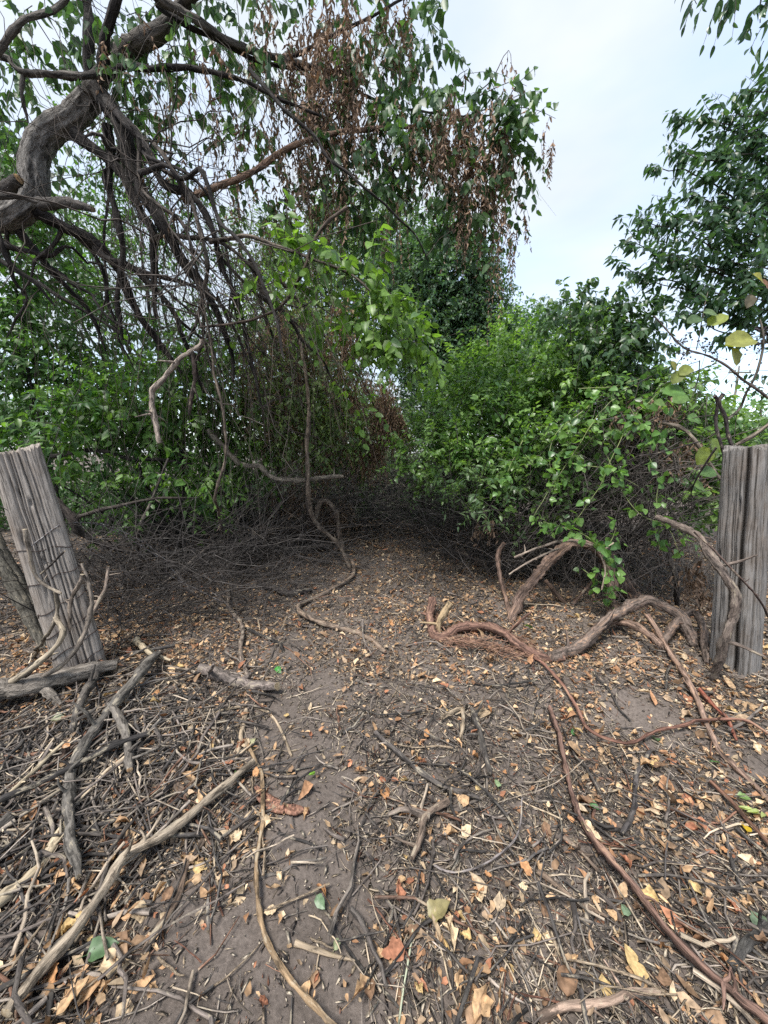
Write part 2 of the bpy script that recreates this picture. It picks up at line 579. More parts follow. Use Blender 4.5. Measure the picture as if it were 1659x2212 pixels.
def make_meadow():
    xs = np.concatenate([np.linspace(1.5, 30, 60), np.linspace(35, 500, 12)])
    ys = np.concatenate([np.linspace(12, 40, 60), np.linspace(45, 600, 16)])
    X, Y = np.meshgrid(xs, ys)
    Y = Y + 0.8 * np.sin(X * .9) * (Y < 20)
    Z = gz(X, Y) + 0.012
    v = np.stack([X, Y, Z], -1).reshape(-1, 3)
    ny, nx = X.shape
    i = np.arange(ny - 1)[:, None] * nx + np.arange(nx - 1)[None]
    q = np.stack([i, i + 1, i + nx + 1, i + nx], -1).reshape(-1, 4)
    mb = MB()
    mb.add(v, quads=q)
    o = mb.build('meadow', flat_noise_mat('meadow_grass', (.10, .17, .05), (.17, .26, .08), 1.2), origin=(0, 0, 0), smooth=True)
    o['kind'] = 'structure'
    n = 9000
    x = rng.uniform(1, 16, n)
    y = rng.uniform(11.5, 26, n)
    p = np.stack([x, y, gz(x, y)], -1)
    d = rng.normal(0, .35, (n, 3)) + [0, 0, 1]
    h = rng.uniform(.12, .4, n)
    mbg = MB()
    side = vnorm(np.cross(d, rng.normal(0, 1, (n, 3)))) * 0.012
    vv = np.stack([p - side, p + side, p + d * h[:, None] * .6 + side * .6, p + d * h[:, None] * .6 - side * .6, p + d * h[:, None] + rng.normal(0, .05, (n, 3))], 1)
    b = np.arange(n)[:, None] * 5
    mbg.add(vv.reshape(-1, 3), tris=b + np.array([[3, 2, 4]]), quads=b + np.array([[0, 1, 2, 3]]),
            col=np.repeat(np.array([.12, .21, .05]) * rng.uniform(.6, 1.3, (n, 1)), 5, axis=0))
    o = mbg.build('meadow_grass', M_LEAF, origin=(0, 0, 0), kind='stuff')
    tag(o, 'bright green meadow grass seen through the thicket beside the right post', 'grass')


make_meadow()

# ------------------------------------------------------------------ leaves
# template: midrib 0,1,2,3 ; left 4,5 ; right 6,7
_LT = np.array([[0, 3 - 3], [1, 0]])
LEAF_Q = np.array([[1, 2, 5, 4], [2, 1, 6, 7]])
LEAF_T = np.array([[0, 1, 4], [1, 0, 6], [2, 3, 5], [3, 2, 7]])
SHAPES = {'ovate': ((.33, .62), (.26, .5), (.62, .36)), 'heart': ((.30, .60), (.14, .52), (.58, .40)),
          'narrow': ((.33, .66), (.3, .5), (.66, .36)), 'round': ((.33, .66), (.2, .5), (.68, .42))}


class Leaves:
    def __init__(self):
        self.a = []

    def add(self, pos, T, Nn, ln, wd, col, curl=0.15, fold=0.25, shape='ovate', twist=0.0):
        n = len(pos)
        f = lambda v: np.broadcast_to(np.asarray(v, float), (n,))
        self.a.append(dict(pos=pos, T=vnorm(T), N=Nn, ln=f(ln), wd=f(wd), col=np.broadcast_to(col, (n, 3)), curl=f(curl), fold=f(fold),
                           twist=f(twist), sh=np.full(n, list(SHAPES).index(shape))))

    def cat(self):
        if not self.a:
            return None
        return {k: np.concatenate([d[k] for d in self.a]) for k in self.a[0]}


def leaf_frame(T, N):
    B = vnorm(np.cross(N, T))
    return B, np.cross(T, B)


def leaf_verts(d):
    n = len(d['pos'])
    B, N = leaf_frame(d['T'], d['N'])
    sh = list(SHAPES.values())
    uv = np.zeros((len(sh), 8, 2))
    for i, ((m1, m2), (a, b), (c, e)) in enumerate(sh):
        uv[i] = [(0, 0), (m1, 0), (m2, 0), (1, 0), (a, b), (c, e), (a, -b), (c, -e)]
    u = uv[d['sh'], :, 0]
    w = uv[d['sh'], :, 1]
    ln = d['ln'][:, None]
    wd = d['wd'][:, None]
    ang = d['fold'][:, None] * np.ones_like(u)
    x = u * ln
    y = w * wd * np.cos(ang)
    z = np.abs(w) * wd * np.sin(ang) - d['curl'][:, None] * (u ** 2) * ln
    x = x - np.abs(d['curl'][:, None]) * 0.35 * u ** 2 * ln
    tw = d['twist'][:, None] * (u - .4)
    y, z = y * np.cos(tw) - z * np.sin(tw), y * np.sin(tw) + z * np.cos(tw)
    return d['pos'][:, None, :] + d['T'][:, None, :] * x[..., None] + B[:, None, :] * y[..., None] + N[:, None, :] * z[..., None], np.stack([x, y, z], -1)


def leaves_to_mb(mb, d):
    v, tc = leaf_verts(d)
    n = len(v)
    b = (np.arange(n) * 8)[:, None, None]
    tc = tc + (rng.uniform(0, 30, (n, 1, 3)))
    mb.add(v.reshape(-1, 3), tris=(b + LEAF_T[None]).reshape(-1, 3), quads=(b + LEAF_Q[None]).reshape(-1, 4),
           col=np.repeat(d['col'], 8, axis=0), tc=tc.reshape(-1, 3))


def sub(d, idx):
    return {k: v[idx] for k, v in d.items()}


def make_leaf_mesh(name, mat, col, shape='ovate', n=6, serr=0.0, curl=.25, fold=.3, twist=0.0, wid=.55, rough=0.0, stalk=0.0):
    """A single finer leaf, 1 m long along +X, wavy edges; scaled per instance."""
    u = np.linspace(0, 1, n + 1)
    if shape == 'heart':
        prof = np.sin(np.pi * np.clip(u, 0, 1) ** .55) ** .8
    elif shape == 'round':
        prof = np.sin(np.pi * u ** .8) ** .6
    else:
        prof = np.sin(np.pi * u ** .7) ** .85
    prof = prof / prof.max() * wid * .5
    vv, cc = [], []
    for i in range(n + 1):
        for j, s in enumerate((-1, -.5, 0, .5, 1)):
            w = prof[i] * s * (1 + (serr * rng.uniform(-1, 1) if abs(s) == 1 else 0))
            a = fold * (1 + .3 * math.sin(i))
            z = abs(w) * math.sin(a) - curl * u[i] ** 2 + rough * rng.normal() * (.5 + abs(s))
            x = u[i] - .3 * abs(curl) * u[i] ** 2 + (rough * .5 * rng.normal() if 0 < i < n else 0)
            t = twist * (u[i] - .4)
            y = w * math.cos(a)
            vv.append((x, y * math.cos(t) - z * math.sin(t), y * math.sin(t) + z * math.cos(t)))
            cc.append(np.asarray(col) * (1.15 if s == 0 else rng.uniform(.88, 1.08)))
    q = []
    for i in range(n):
        for j in range(4):
            a = i * 5 + j
            q.append((a, a + 5, a + 6, a + 1))
    mb = MB()
    mb.add(vv, quads=q, col=np.array(cc), tc=np.array(vv) * .1 + rng.uniform(0, 9, 3))
    if stalk:
        tubes(mb, np.array([[(-stalk, 0, .02), (-stalk * .5, 0, .015), (0.02, 0, 0)]]), np.full((1, 3), .012), 3, np.asarray(col) * .8)
    return mb.mesh(name, mat, smooth=True)


def finish_leaves(root, lv, mat, n_ind=0, stuff='foliage', meshes=None, ind='leaf'):
    """The largest leaves as parts of their own, the rest as one part."""
    d = lv.cat()
    n = len(d['pos'])
    base = np.array(root['_base'])
    if n_ind and meshes:
        rel = d['pos'] - CAM
        z = rel @ _fw
        px = rel @ _rt / np.maximum(z, .1)
        py = rel @ _up / np.maximum(z, .1)
        vis = (z > .3) & (np.abs(px) < CX / F) & (np.abs(py) < CY / F)
        score = np.where(vis, d['ln'] / np.maximum(z, .3), 0)
        order = np.argsort(-score)
        top, rest = order[:n_ind], order[n_ind:]
        B, N = leaf_frame(d['T'], d['N'])
        cols = np.array([m['_c'][:] for m in meshes])
        for i in top:
            k = int(np.argmin(((cols - d['col'][i]) ** 2).sum(1) + rng.uniform(0, .0012, len(cols))))
            o = bpy.data.objects.new(ind, meshes[k])
            C.objects.link(o)
            o.parent = root
            L, W = d['ln'][i], d['wd'][i] / .55
            mtx = np.eye(4)
            mtx[:3, 0], mtx[:3, 1], mtx[:3, 2] = d['T'][i] * L, B[i] * W, N[i] * L
            mtx[:3, 3] = d['pos'][i] - base
            o.matrix_local = Matrix(mtx.tolist())
        d = sub(d, rest)
    if len(d['pos']):
        mb = MB()
        leaves_to_mb(mb, d)
        mb.build(stuff, mat, root, kind='stuff')


def leaf_set(mat, cols, shape='ovate', **kw):
    out = []
    for c in cols:
        m = make_leaf_mesh('leaf', mat, c, shape, **kw)
        m['_c'] = [float(x) for x in c]
        out.append(m)
    return out


def lerpc(c0, c1, n, g=None, spread=.35):
    t = np.clip(rng.beta(1.6, 1.6, n) if g is None else g + rng.normal(0, spread, n), 0, 1)[:, None]
    return np.asarray(c0) * (1 - t) + np.asarray(c1) * t


def sprays(lv, tw, cen, radii, N, L=.5, k=10, leaf=.1, wid=.55, c0=(.03, .07, .02), c1=(.07, .14, .04), out=.6, rnd=.6, bias=(0, 0, 0),
           droop=.3, hang=.4, nb=1.0, twr=.0025, twc=(.06, .05, .045), inner=.35, curl=.2, fold=.25, shape='ovate', gap=None, twist=.3, fwd=.5, pts=None,
           dmul=None):
    """Leafy shoots in an ellipsoid (or started at given points)."""
    if pts is None:
        u = vnorm(rng.normal(0, 1, (N, 3)))
        r = inner + (1 - inner) * rng.uniform(0, 1, (N, 1)) ** .6
        p0 = np.asarray(cen) + u * r * np.asarray(radii)
    else:
        p0 = np.asarray(pts, float)
        N = len(p0)
        u = vnorm(rng.normal(0, 1, (N, 3)))
    if gap is not None:
        keep = sn(p0) > gap
        p0, u = p0[keep], u[keep]
        N = len(p0)
    if N == 0:
        return
    d = u * out + rng.normal(0, .5, (N, 3)) * rnd + np.asarray(bias)
    d = vnorm(d)
    Ls = L * rng.uniform(.55, 1.35, N)
    dn = np.array([0, 0, -1.0])

    def curve(s):
        return p0[:, None] + d[:, None] * (Ls[:, None] * s)[..., None] + dn * (droop * Ls[:, None] * s ** 2)[..., None]
    m = 5
    sg = np.broadcast_to(np.linspace(0, 1, m), (N, m))
    if tw is not None:
        pp = curve(sg) + rng.normal(0, .02, (N, m, 3)) * Ls[:, None, None]
        rr = twr * (1.2 - .8 * sg) * rng.uniform(.7, 1.3, (N, 1))
        tubes(tw, pp, rr, 3, np.asarray(twc) * rng.uniform(.6, 1.4, (N, 1)), cap=False)
    sj = np.clip((np.arange(k)[None] + rng.uniform(.3, 1.2, (N, k))) / k, .05, 1)
    pos = curve(sj)
    T = vnorm(d[:, None] + dn * (2 * droop * sj)[..., None])
    ref = vnorm(rng.normal(0, 1, (N, 3)) + [0, 0, 1.2])
    b = vnorm(np.cross(T, ref[:, None]))
    sgn = np.where(np.arange(k) % 2 == 0, 1, -1)[None, :, None]
    ld = vnorm(T * fwd + b * sgn * .85 + dn * hang + rng.normal(0, .28, (N, k, 3)))
    nn = vnorm(np.array([0, 0, 1.0]) * nb + rng.normal(0, .55, (N, k, 3)) + u[:, None] * .4)
    ln = leaf * rng.uniform(.65, 1.2, (N, k)) * (1.1 - .35 * sj)
    g = np.repeat(rng.uniform(.05, .95, (N, 1)), k, 1).ravel()
    col = lerpc(c0, c1, N * k, g, .2) * rng.uniform(.8, 1.2, (N * k, 1))
    lv.add(pos.reshape(-1, 3), ld.reshape(-1, 3), nn.reshape(-1, 3), ln.ravel(), ln.ravel() * wid, col,
           curl=rng.normal(curl, .18, N * k), fold=np.abs(rng.normal(fold, .15, N * k)), shape=shape, twist=rng.normal(0, twist, N * k))


def blob_sprays(lv, tw, blobs, dens, **kw):
    for (px, py, d, rx, ry, rz) in blobs:
        N = int(dens * (rx * ry * rz) ** (2 / 3.))
        sprays(lv, tw, P(px, py, d), (rx, ry, rz), N, **kw)


def twigs_between(mb, a, b, N, r=(.002, .005), sag=.1, spread=.1, col=(.08, .065, .055), m=6, sides=3, wig=.04):
    """Thin stems from random points of a list to random points of b."""
    a, b = np.asarray(a, float), np.asarray(b, float)
    A = a[rng.integers(0, len(a), N)] + rng.normal(0, spread, (N, 3))
    B = b[rng.integers(0, len(b), N)] + rng.normal(0, spread, (N, 3))
    s = np.linspace(0, 1, m)[None, :, None]
    pp = A[:, None] * (1 - s) + B[:, None] * s
    Lm = np.linalg.norm(B - A, axis=1)[:, None, None]
    pp[..., 2:] += (-sag * Lm * 4 * s * (1 - s) * rng.uniform(-.3, 1, (N, 1, 1)))
    pp += rng.normal(0, wig, (N, m, 3)) * Lm * (np.sin(np.pi * s) + .2)
    rr = rng.uniform(*r, (N, 1)) * (1.2 - .7 * np.linspace(0, 1, m)[None])
    tubes(mb, pp, rr, sides, np.asarray(col) * rng.uniform(.5, 1.6, (N, 1)), cap=False)


def thicket(mb, N, lo, hi, L=(.4, 1.4), r=(.0018, .005), col=((.05, .042, .036), (.17, .14, .12)), up=.5, dirb=(0, 0, 0), m=6, wig=.05, onground=True, zmax=None):
    """A tangle of dead twigs in a box of the place."""
    x = rng.uniform(lo[0], hi[0], N)
    y = rng.uniform(lo[1], hi[1], N)
    z0 = gz(x, y) + lo[2] + (hi[2] - lo[2]) * rng.uniform(0, 1, N) ** 1.5
    p0 = np.stack([x, y, z0], -1)
    d = rng.normal(0, 1, (N, 3)) * [1, 1, .55] + np.asarray(dirb) + [0, 0, up - .25]
    d = vnorm(d)
    s = np.linspace(0, 1, m)[None, :, None]
    Ls = rng.uniform(*L, (N, 1, 1))
    bend = rng.normal(0, .3, (N, 1, 3))
    pp = p0[:, None] + d[:, None] * Ls * s + bend * Ls * s ** 2 + rng.normal(0, wig, (N, m, 3)) * Ls * .5
    g = gz(pp[..., 0], pp[..., 1])
    pp[..., 2] = np.maximum(pp[..., 2], g + .006)
    rr = rng.uniform(*r, (N, 1)) * (1.15 - .75 * np.linspace(0, 1, m)[None])
    c = lerpc(col[0], col[1], N)
    tubes(mb, pp, rr, 3, c, cap=True)


GREENS = dict(
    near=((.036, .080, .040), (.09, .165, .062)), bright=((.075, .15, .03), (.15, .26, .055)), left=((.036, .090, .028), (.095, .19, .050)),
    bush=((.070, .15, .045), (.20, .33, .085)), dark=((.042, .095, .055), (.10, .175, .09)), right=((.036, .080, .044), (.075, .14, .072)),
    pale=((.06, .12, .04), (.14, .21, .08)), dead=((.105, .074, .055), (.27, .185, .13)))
DARKBARK = (.034, .029, .028)
GREYBARK = (.125, .112, .10)

# ------------------------------------------------------------------ the big leaning tree
tree = thing('leaning_tree', 'big leaning tree with rough forked trunk and drooping half dead crown behind the left post', 'tree', (-4.6, 3.9, float(gz(-4.6, 3.9))))
D0 = 3.6
trunk_pts = [np.array([-4.6, 3.9, -.1]), np.array([-4.75, 3.85, 1.2]), np.array([-4.6, 3.75, 2.6]), P(-60, 505, 3.65), P(20, 468, D0), P(70, 425, D0), P(78, 340, D0),
             P(108, 284, D0), P(162, 250, D0), P(205, 200, D0)]
mb = MB()
limb(mb, trunk_pts, .145, .090, (.21, .195, .18), 34, .03, .09, flare=.5, res=.02, lumpy=.05)
mb.build('trunk', M_BARK, tree, smooth=True)

# limbs traced once: (points as (x, y, metres ahead), start and end half-width, colour)
LIMBS = [
    ([(195, 215, 3.6), (248, 119, 3.6), (299, 83, 3.55), (342, 47, 3.5), (430, -40, 3.4), (560, -140, 3.3)], .10, .06, GREYBARK),
    ([(205, 200, 3.6), (190, 151, 3.6), (187, 72, 3.6), (187, -40, 3.7), (200, -200, 3.8)], .052, .036, DARKBARK),
    ([(215, 190, 3.6), (230, 90, 3.5), (252, 0, 3.4), (280, -130, 3.3)], .05, .035, DARKBARK),
    ([(225, 170, 3.6), (250, 150, 3.5), (306, 140, 3.4), (396, 144, 3.4), (504, 169, 3.4), (594, 216, 3.4), (690, 250, 3.4)], .034, .014, DARKBARK),
    ([(300, -60, 3.2), (338, 0, 3.3), (432, 47, 3.4), (486, 83, 3.5), (597, 126, 3.6), (690, 150, 3.7), (780, 160, 3.8)], .042, .022, GREYBARK),
    ([(340, 10, 3.4), (400, 55, 3.4), (470, 88, 3.5), (560, 130, 3.6), (660, 150, 3.7)], .026, .014, DARKBARK),
    ([(222, 160, 3.5), (162, 164, 3.4), (100, 162, 3.4), (54, 158, 3.4), (30, 140, 3.4), (20, 126, 3.4), (-30, 118, 3.4)], .032, .022, GREYBARK),
    ([(50, 158, 3.4), (45, 205, 3.4), (60, 265, 3.45)], .018, .014, GREYBARK),
    ([(215, 205, 3.6), (259, 274, 3.5), (270, 342, 3.5), (295, 407, 3.5), (324, 450, 3.5), (360, 502, 3.5), (396, 562, 3.6), (432, 608, 3.7), (468, 680, 3.8), (497, 770, 3.9), (506, 825, 3.9)], .085, .022, DARKBARK),
    ([(212, 212, 3.6), (252, 248, 3.4), (310, 306, 3.35), (360, 389, 3.3), (414, 421, 3.3), (455, 490, 3.3), (482, 572, 3.35), (515, 645, 3.4), (533, 752, 3.5), (562, 878, 3.6)], .05, .014, DARKBARK),
    ([(165, 290, 3.6), (223, 342, 3.6), (266, 396, 3.6), (295, 461, 3.6), (324, 504, 3.6), (331, 600, 3.7), (340, 690, 3.8)], .058, .026, DARKBARK),
    ([(70, 450, 3.6), (110, 470, 3.65), (144, 490, 3.7), (202, 522, 3.8), (252, 583, 3.9), (274, 637, 4.0), (313, 702, 4.1), (360, 763, 4.2), (392, 805, 4.3)], .06, .030, DARKBARK),
    ([(205, 540, 3.8), (240, 565, 3.8), (284, 576, 3.8), (335, 630, 3.85), (378, 680, 3.9), (407, 763, 4.0), (440, 850, 4.2)], .04, .018, DARKBARK),
    ([(20, 480, 3.6), (72, 537, 3.7), (108, 583, 3.8), (151, 630, 3.9), (194, 680, 4.0), (230, 760, 4.1)], .042, .016, DARKBARK),
    ([(-20, 480, 3.5), (0, 518, 3.5), (25, 572, 3.55), (72, 608, 3.6), (120, 660, 3.7)], .035, .015, DARKBARK),
    ([(232, 265, 3.6), (241, 360, 3.7), (230, 396, 3.7), (252, 468, 3.7), (270, 554, 3.75), (259, 645, 3.8), (263, 735, 3.8)], .045, .024, DARKBARK),
    ([(395, 430, 3.4), (430, 418, 3.4), (523, 379, 3.4), (613, 329, 3.45), (703, 293, 3.5), (796, 280, 3.6), (890, 275, 3.7), (980, 262, 3.8)], .032, .018, (.19, .12, .085)),
    ([(325, 520, 3.55), (350, 508, 3.5), (379, 505, 3.4), (429, 512, 3.3), (500, 540, 3.4), (560, 600, 3.5), (600, 680, 3.7)], .026, .012, (.11, .09, .075)),
    ([(455, 522, 3.3), (500, 514, 3.2), (541, 512, 3.15), (613, 537, 3.1), (678, 563, 3.1), (721, 577, 3.1), (775, 602, 3.1), (840, 670, 3.1)], .022, .009, (.14, .115, .095)),
    ([(750, 447, 3.0), (703, 487, 3.0), (674, 541, 3.0), (656, 588, 3.0), (606, 660, 3.1), (520, 696, 3.2), (430, 708, 3.3)], .015, .012, (.10, .075, .06)),
    ([(540, 150, 3.3), (613, 239, 3.2), (678, 293, 3.2), (703, 336, 3.2), (750, 372, 3.2), (796, 411, 3.2), (850, 460, 3.3), (900, 510, 3.4), (925, 565, 3.5)], .018, .007, DARKBARK),
    ([(300, 300, 3.3), (303, 400, 3.3), (340, 440, 3.2), (400, 490, 3.2), (430, 600, 3.3), (440, 720, 3.4), (420, 790, 3.4)], .02, .014, (.09, .075, .065)),
    ([(330, 310, 3.2), (350, 330, 3.2), (385, 380, 3.2), (420, 460, 3.2), (445, 560, 3.2), (440, 640, 3.3), (420, 705, 3.3)], .022, .018, (.12, .10, .085)),
    ([(424, 700, 3.35), (405, 735, 3.35)], .018, .013, DARKBARK),
    ([(480, 560, 3.5), (560, 640, 3.7), (640, 700, 3.9), (700, 780, 4.1), (730, 860, 4.3)], .02, .008, (.09, .075, .065)),
    ([(470, 640, 3.7), (520, 740, 3.9), (560, 850, 4.1), (575, 960, 4.3)], .018, .009, (.09, .075, .065)),
    ([(600, 130, 3.6), (700, 90, 3.7), (800, 40, 3.8), (880, -10, 3.9)], .022, .012, DARKBARK),
    ([(700, 150, 3.7), (780, 200, 3.8), (850, 230, 3.9), (960, 250, 3.9), (1080, 245, 3.9)], .016, .008, DARKBARK),
    ([(0, 560, 4.6), (120, 640, 4.6), (260, 720, 4.7), (330, 820, 4.8)], .03, .012, DARKBARK),
    ([(110, 985, 4.4), (210, 975, 4.4), (300, 990, 4.5), (400, 1000, 4.6), (510, 1020, 4.8)], .035, .018, DARKBARK),
    ([(-40, 150, 3.3), (40, 60, 3.3), (120, 10, 3.4), (160, -40, 3.4)], .03, .02, GREYBARK),
]
limb_lines = []
for pts, r0, r1, c in LIMBS:
    mb = MB()
    p = limb(mb, [P(*q) for q in pts], r0 * .78, r1 * .78, c, 12, .22, .14)
    limb_lines.append(p)
    mb.build('limb', M_BARK, tree, smooth=True)
for src in (8, 9, 10, 11, 12, 15, 13, 12, 21, 10, 9, 14, 11, 13, 24, 12):
    q = limb_lines[src]
    i0 = rng.integers(0, max(1, len(q) // 3))
    q = q[i0::max(1, (len(q) - i0) // 6)]
    drift = np.linspace(0, 1, len(q))[:, None] * (rng.normal(0, .38, 3) + [.05, 0, -.05]) + rng.normal(0, .03, q.shape)
    drift[0] = 0
    mb = MB()
    p = limb(mb, q + drift, rng.uniform(.012, .024), rng.uniform(.005, .009), np.array(DARKBARK) * rng.uniform(.8, 2.2), 7, .5, .15, res=.06)
    limb_lines.append(p)
    mb.build('limb', M_BARK, tree, smooth=True)
# sawn and snapped stubs on the trunk
for pts, r0, r1, ec in (([(88, 440, 3.5), (120, 437, 3.35), (151, 439, 3.25), (203, 454, 3.15)], .045, .03, (.34, .27, .18)),
                        ([(-30, 415, 3.3), (10, 402, 3.25), (40, 386, 3.2)], .055, .045, (.36, .22, .10)),
                        ([(-20, 428, 3.1), (40, 425, 3.15), (80, 438, 3.2)], .022, .016, (.4, .28, .14))):
    mb = MB()
    limb(mb, [P(*q) for q in pts], r0, r1, (.075, .066, .06), 14, .1, .14, endcol=ec)
    mb.build('branch_stub', M_BARK, tree, smooth=True)
# fine dead twigs hanging from the limbs
allp = np.concatenate(limb_lines)
tw = MB()
up_pts = allp[(allp[:, 2] > 2.4)]
for N, Lr, dirb, rr in ((360, (.4, 1.5), (.1, 0, -1.2), (.0012, .0030)), (190, (.3, 1.0), (.7, .1, -.6), (.0014, .004)), (120, (.2, .7), (.5, 0, .5), (.0016, .0035))):
    p0 = up_pts[rng.integers(0, len(up_pts), N)]
    d = vnorm(rng.normal(0, .35, (N, 3)) + dirb)
    s = np.linspace(0, 1, 7)[None, :, None]
    Ls = rng.uniform(*Lr, (N, 1, 1))
    pp = p0[:, None] + d[:, None] * Ls * s + rng.normal(0, .02, (N, 7, 3)) * Ls + np.array([0, 0, -.3]) * Ls * s ** 2
    tubes(tw, pp, rng.uniform(*rr, (N, 1)) * (1.2 - .7 * np.linspace(0, 1, 7)[None]), 3, lerpc((.032, .027, .026), (.11, .088, .072), N), cap=False)
# side shoots of the dark lower limbs
low = np.concatenate([limb_lines[i] for i in (8, 9, 10, 11, 12, 15, 17, 21, 22, 24, 25)])
N = 180
p0 = low[rng.integers(0, len(low), N)]
d = vnorm(rng.normal(0, .85, (N, 3)) + [.35, .1, -.55])
s = np.linspace(0, 1, 7)[None, :, None]
Ls = rng.uniform(.3, 1.5, (N, 1, 1))
pp = p0[:, None] + d[:, None] * Ls * s + rng.normal(0, .022, (N, 7, 3)) * Ls + rng.normal(0, .2, (N, 1, 3)) * Ls * s ** 2
pp[..., 2] = np.maximum(pp[..., 2], .15)
tubes(tw, pp, rng.uniform(.0018, .007, (N, 1)) * (1.2 - .8 * np.linspace(0, 1, 7)[None]), 4, lerpc((.028, .024, .023), (.085, .068, .058), N), cap=False)

lv, dv = Leaves(), Leaves()
g0, g1 = GREENS['near']
hangkw = dict(leaf=.105, wid=.56, k=9, L=.38, hang=1.3, nb=.25, droop=.5, out=.5, shape='heart', curl=.12, fold=.3, inner=.1, twc=(.05, .045, .04))
CL = [  # hanging green bunches: where, size, shoots
    (900, 30, 3.9, .38, .35, .22, 26), (950, 90, 3.9, .22, .2, .16, 14), (870, 170, 3.9, .16, .2, .25, 16), (790, 120, 3.9, .32, .35, .45, 34), (840, 60, 4.0, .35, .35, .4, 26),
    (690, 60, 3.9, .3, .3, .4, 18), (800, 230, 3.8, .22, .25, .25, 26), (880, 240, 3.8, .15, .2, .2, 14),
    (760, 370, 3.8, .30, .3, .26, 34), (820, 420, 3.8, .26, .25, .25, 40), (700, 330, 3.9, .2, .25, .2, 16), (930, 370, 3.7, .24, .25, .22, 36), (880, 320, 3.7, .22, .25, .2, 20),
    (1010, 260, 3.7, .22, .2, .16, 18), (1110, 290, 3.7, .26, .22, .22, 30), (1150, 320, 3.7, .2, .2, .18, 24), (1165, 275, 3.7, .12, .12, .1, 8), (1050, 455, 3.7, .2, .18, .2, 26), (1075, 430, 3.7, .1, .1, .12, 8),
    (1000, 200, 3.8, .3, .2, .08, 10), (820, 500, 3.9, .16, .2, .14, 12), (640, 200, 3.7, .3, .3, .3, 16), (560, 60, 3.7, .45, .4, .35, 26), (430, 30, 3.7, .45, .4, .3, 22),
    (350, 200, 3.7, .5, .4, .4, 22), (500, 260, 3.8, .5, .4, .3, 20), (100, 90, 3.8, .5, .4, .4, 26), (40, 220, 4.0, .45, .4, .5, 36), (20, 340, 4.2, .4, .4, .3, 26), (150, 20, 3.9, .5, .4, .3, 22),
    (250, 60, 4.0, .4, .4, .4, 18), (330, 330, 4.0, .3, .3, .3, 14), (620, 420, 4.0, .4, .3, .3, 14), (520, 380, 4.2, .4, .4, .3, 12)]
for (px, py, dd, rx, ry, rz, N) in CL:
    px, N = (px - 55, N * .9) if px > 980 else ((px - 20, N * .62) if px > 600 else (px, N * .9))
    sprays(lv, tw, P(px, py, dd), (rx, ry, rz), int(N * 1.0), c0=g0, c1=g1, **hangkw)
# the middle bough: the light its leaves catch is put into their brighter colour
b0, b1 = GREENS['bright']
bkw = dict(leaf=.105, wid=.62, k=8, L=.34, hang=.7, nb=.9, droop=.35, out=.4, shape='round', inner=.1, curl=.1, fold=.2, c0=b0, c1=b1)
for (px, py, dd, rx, ry, rz, N) in ((700, 560, 3.1, .22, .2, .12, 14), (780, 610, 3.1, .22, .2, .16, 22), (820, 680, 3.1, .22, .2, .2, 32), (870, 735, 3.15, .20, .18, .13, 26), (790, 720, 3.1, .16, .16, .14, 18),
                                    (640, 540, 3.2, .25, .2, .12, 12), (560, 520, 3.3, .25, .2, .12, 9), (600, 600, 3.3, .25, .2, .15, 9), (700, 650, 3.3, .2, .2, .14, 8), (900, 750, 3.15, .12, .1, .06, 6),
                                    (760, 870, 3.8, .15, .12, .12, 8), (560, 640, 3.4, .2, .2, .2, 6)):
    sprays(lv, tw, P(px, py, dd), (rx, ry, rz), int(N * (.75 if px > 760 else .5)), **bkw)
# dead brown strings of leaves
k0, k1 = GREENS['dead']
dkw = dict(leaf=.072, wid=.42, k=13, L=.42, hang=1.5, nb=.1, droop=.2, out=.2, rnd=.62, bias=(0, 0, -1.0), inner=.1, curl=.35, fold=.9, twist=1.6, c0=k0, c1=k1, twc=(.07, .05, .04), twr=.0016, fwd=.2)
for (px, py, dd, rx, ry, rz, N) in ((700, 60, 3.6, .30, .3, .45, 120), (680, 190, 3.6, .36, .3, .4, 130), (740, 150, 3.7, .28, .3, .4, 90), (610, 110, 3.6, .25, .3, .4, 40), (720, 260, 3.6, .3, .3, .2, 60),
                                    (790, 240, 3.65, .3, .3, .25, 40), (900, 300, 3.65, .25, .25, .16, 46), (960, 270, 3.65, .26, .25, .18, 80), (1010, 300, 3.65, .24, .25, .22, 90), (1050, 270, 3.65, .2, .2, .2, 60),
                                    (1000, 390, 3.65, .2, .2, .14, 36), (1090, 370, 3.65, .12, .15, .15, 18), (640, 320, 3.6, .35, .3, .3, 46), (720, 420, 3.65, .3, .3, .2, 34), (570, 300, 3.6, .4, .3, .35, 34),
                                    (450, 170, 3.5, .4, .3, .25, 24), (830, 10, 3.8, .3, .3, .25, 36), (880, 80, 3.8, .2, .2, .2, 18), (300, 90, 3.5, .3, .3, .3, 14), (1060, 400, 3.65, .15, .15, .2, 22),
                                    (560, 430, 3.6, .4, .3, .25, 14), (380, 330, 3.4, .4, .3, .3, 12)):
    sprays(dv, tw, P(px, py, dd), (rx, ry, rz), int(N * .45), **dkw)
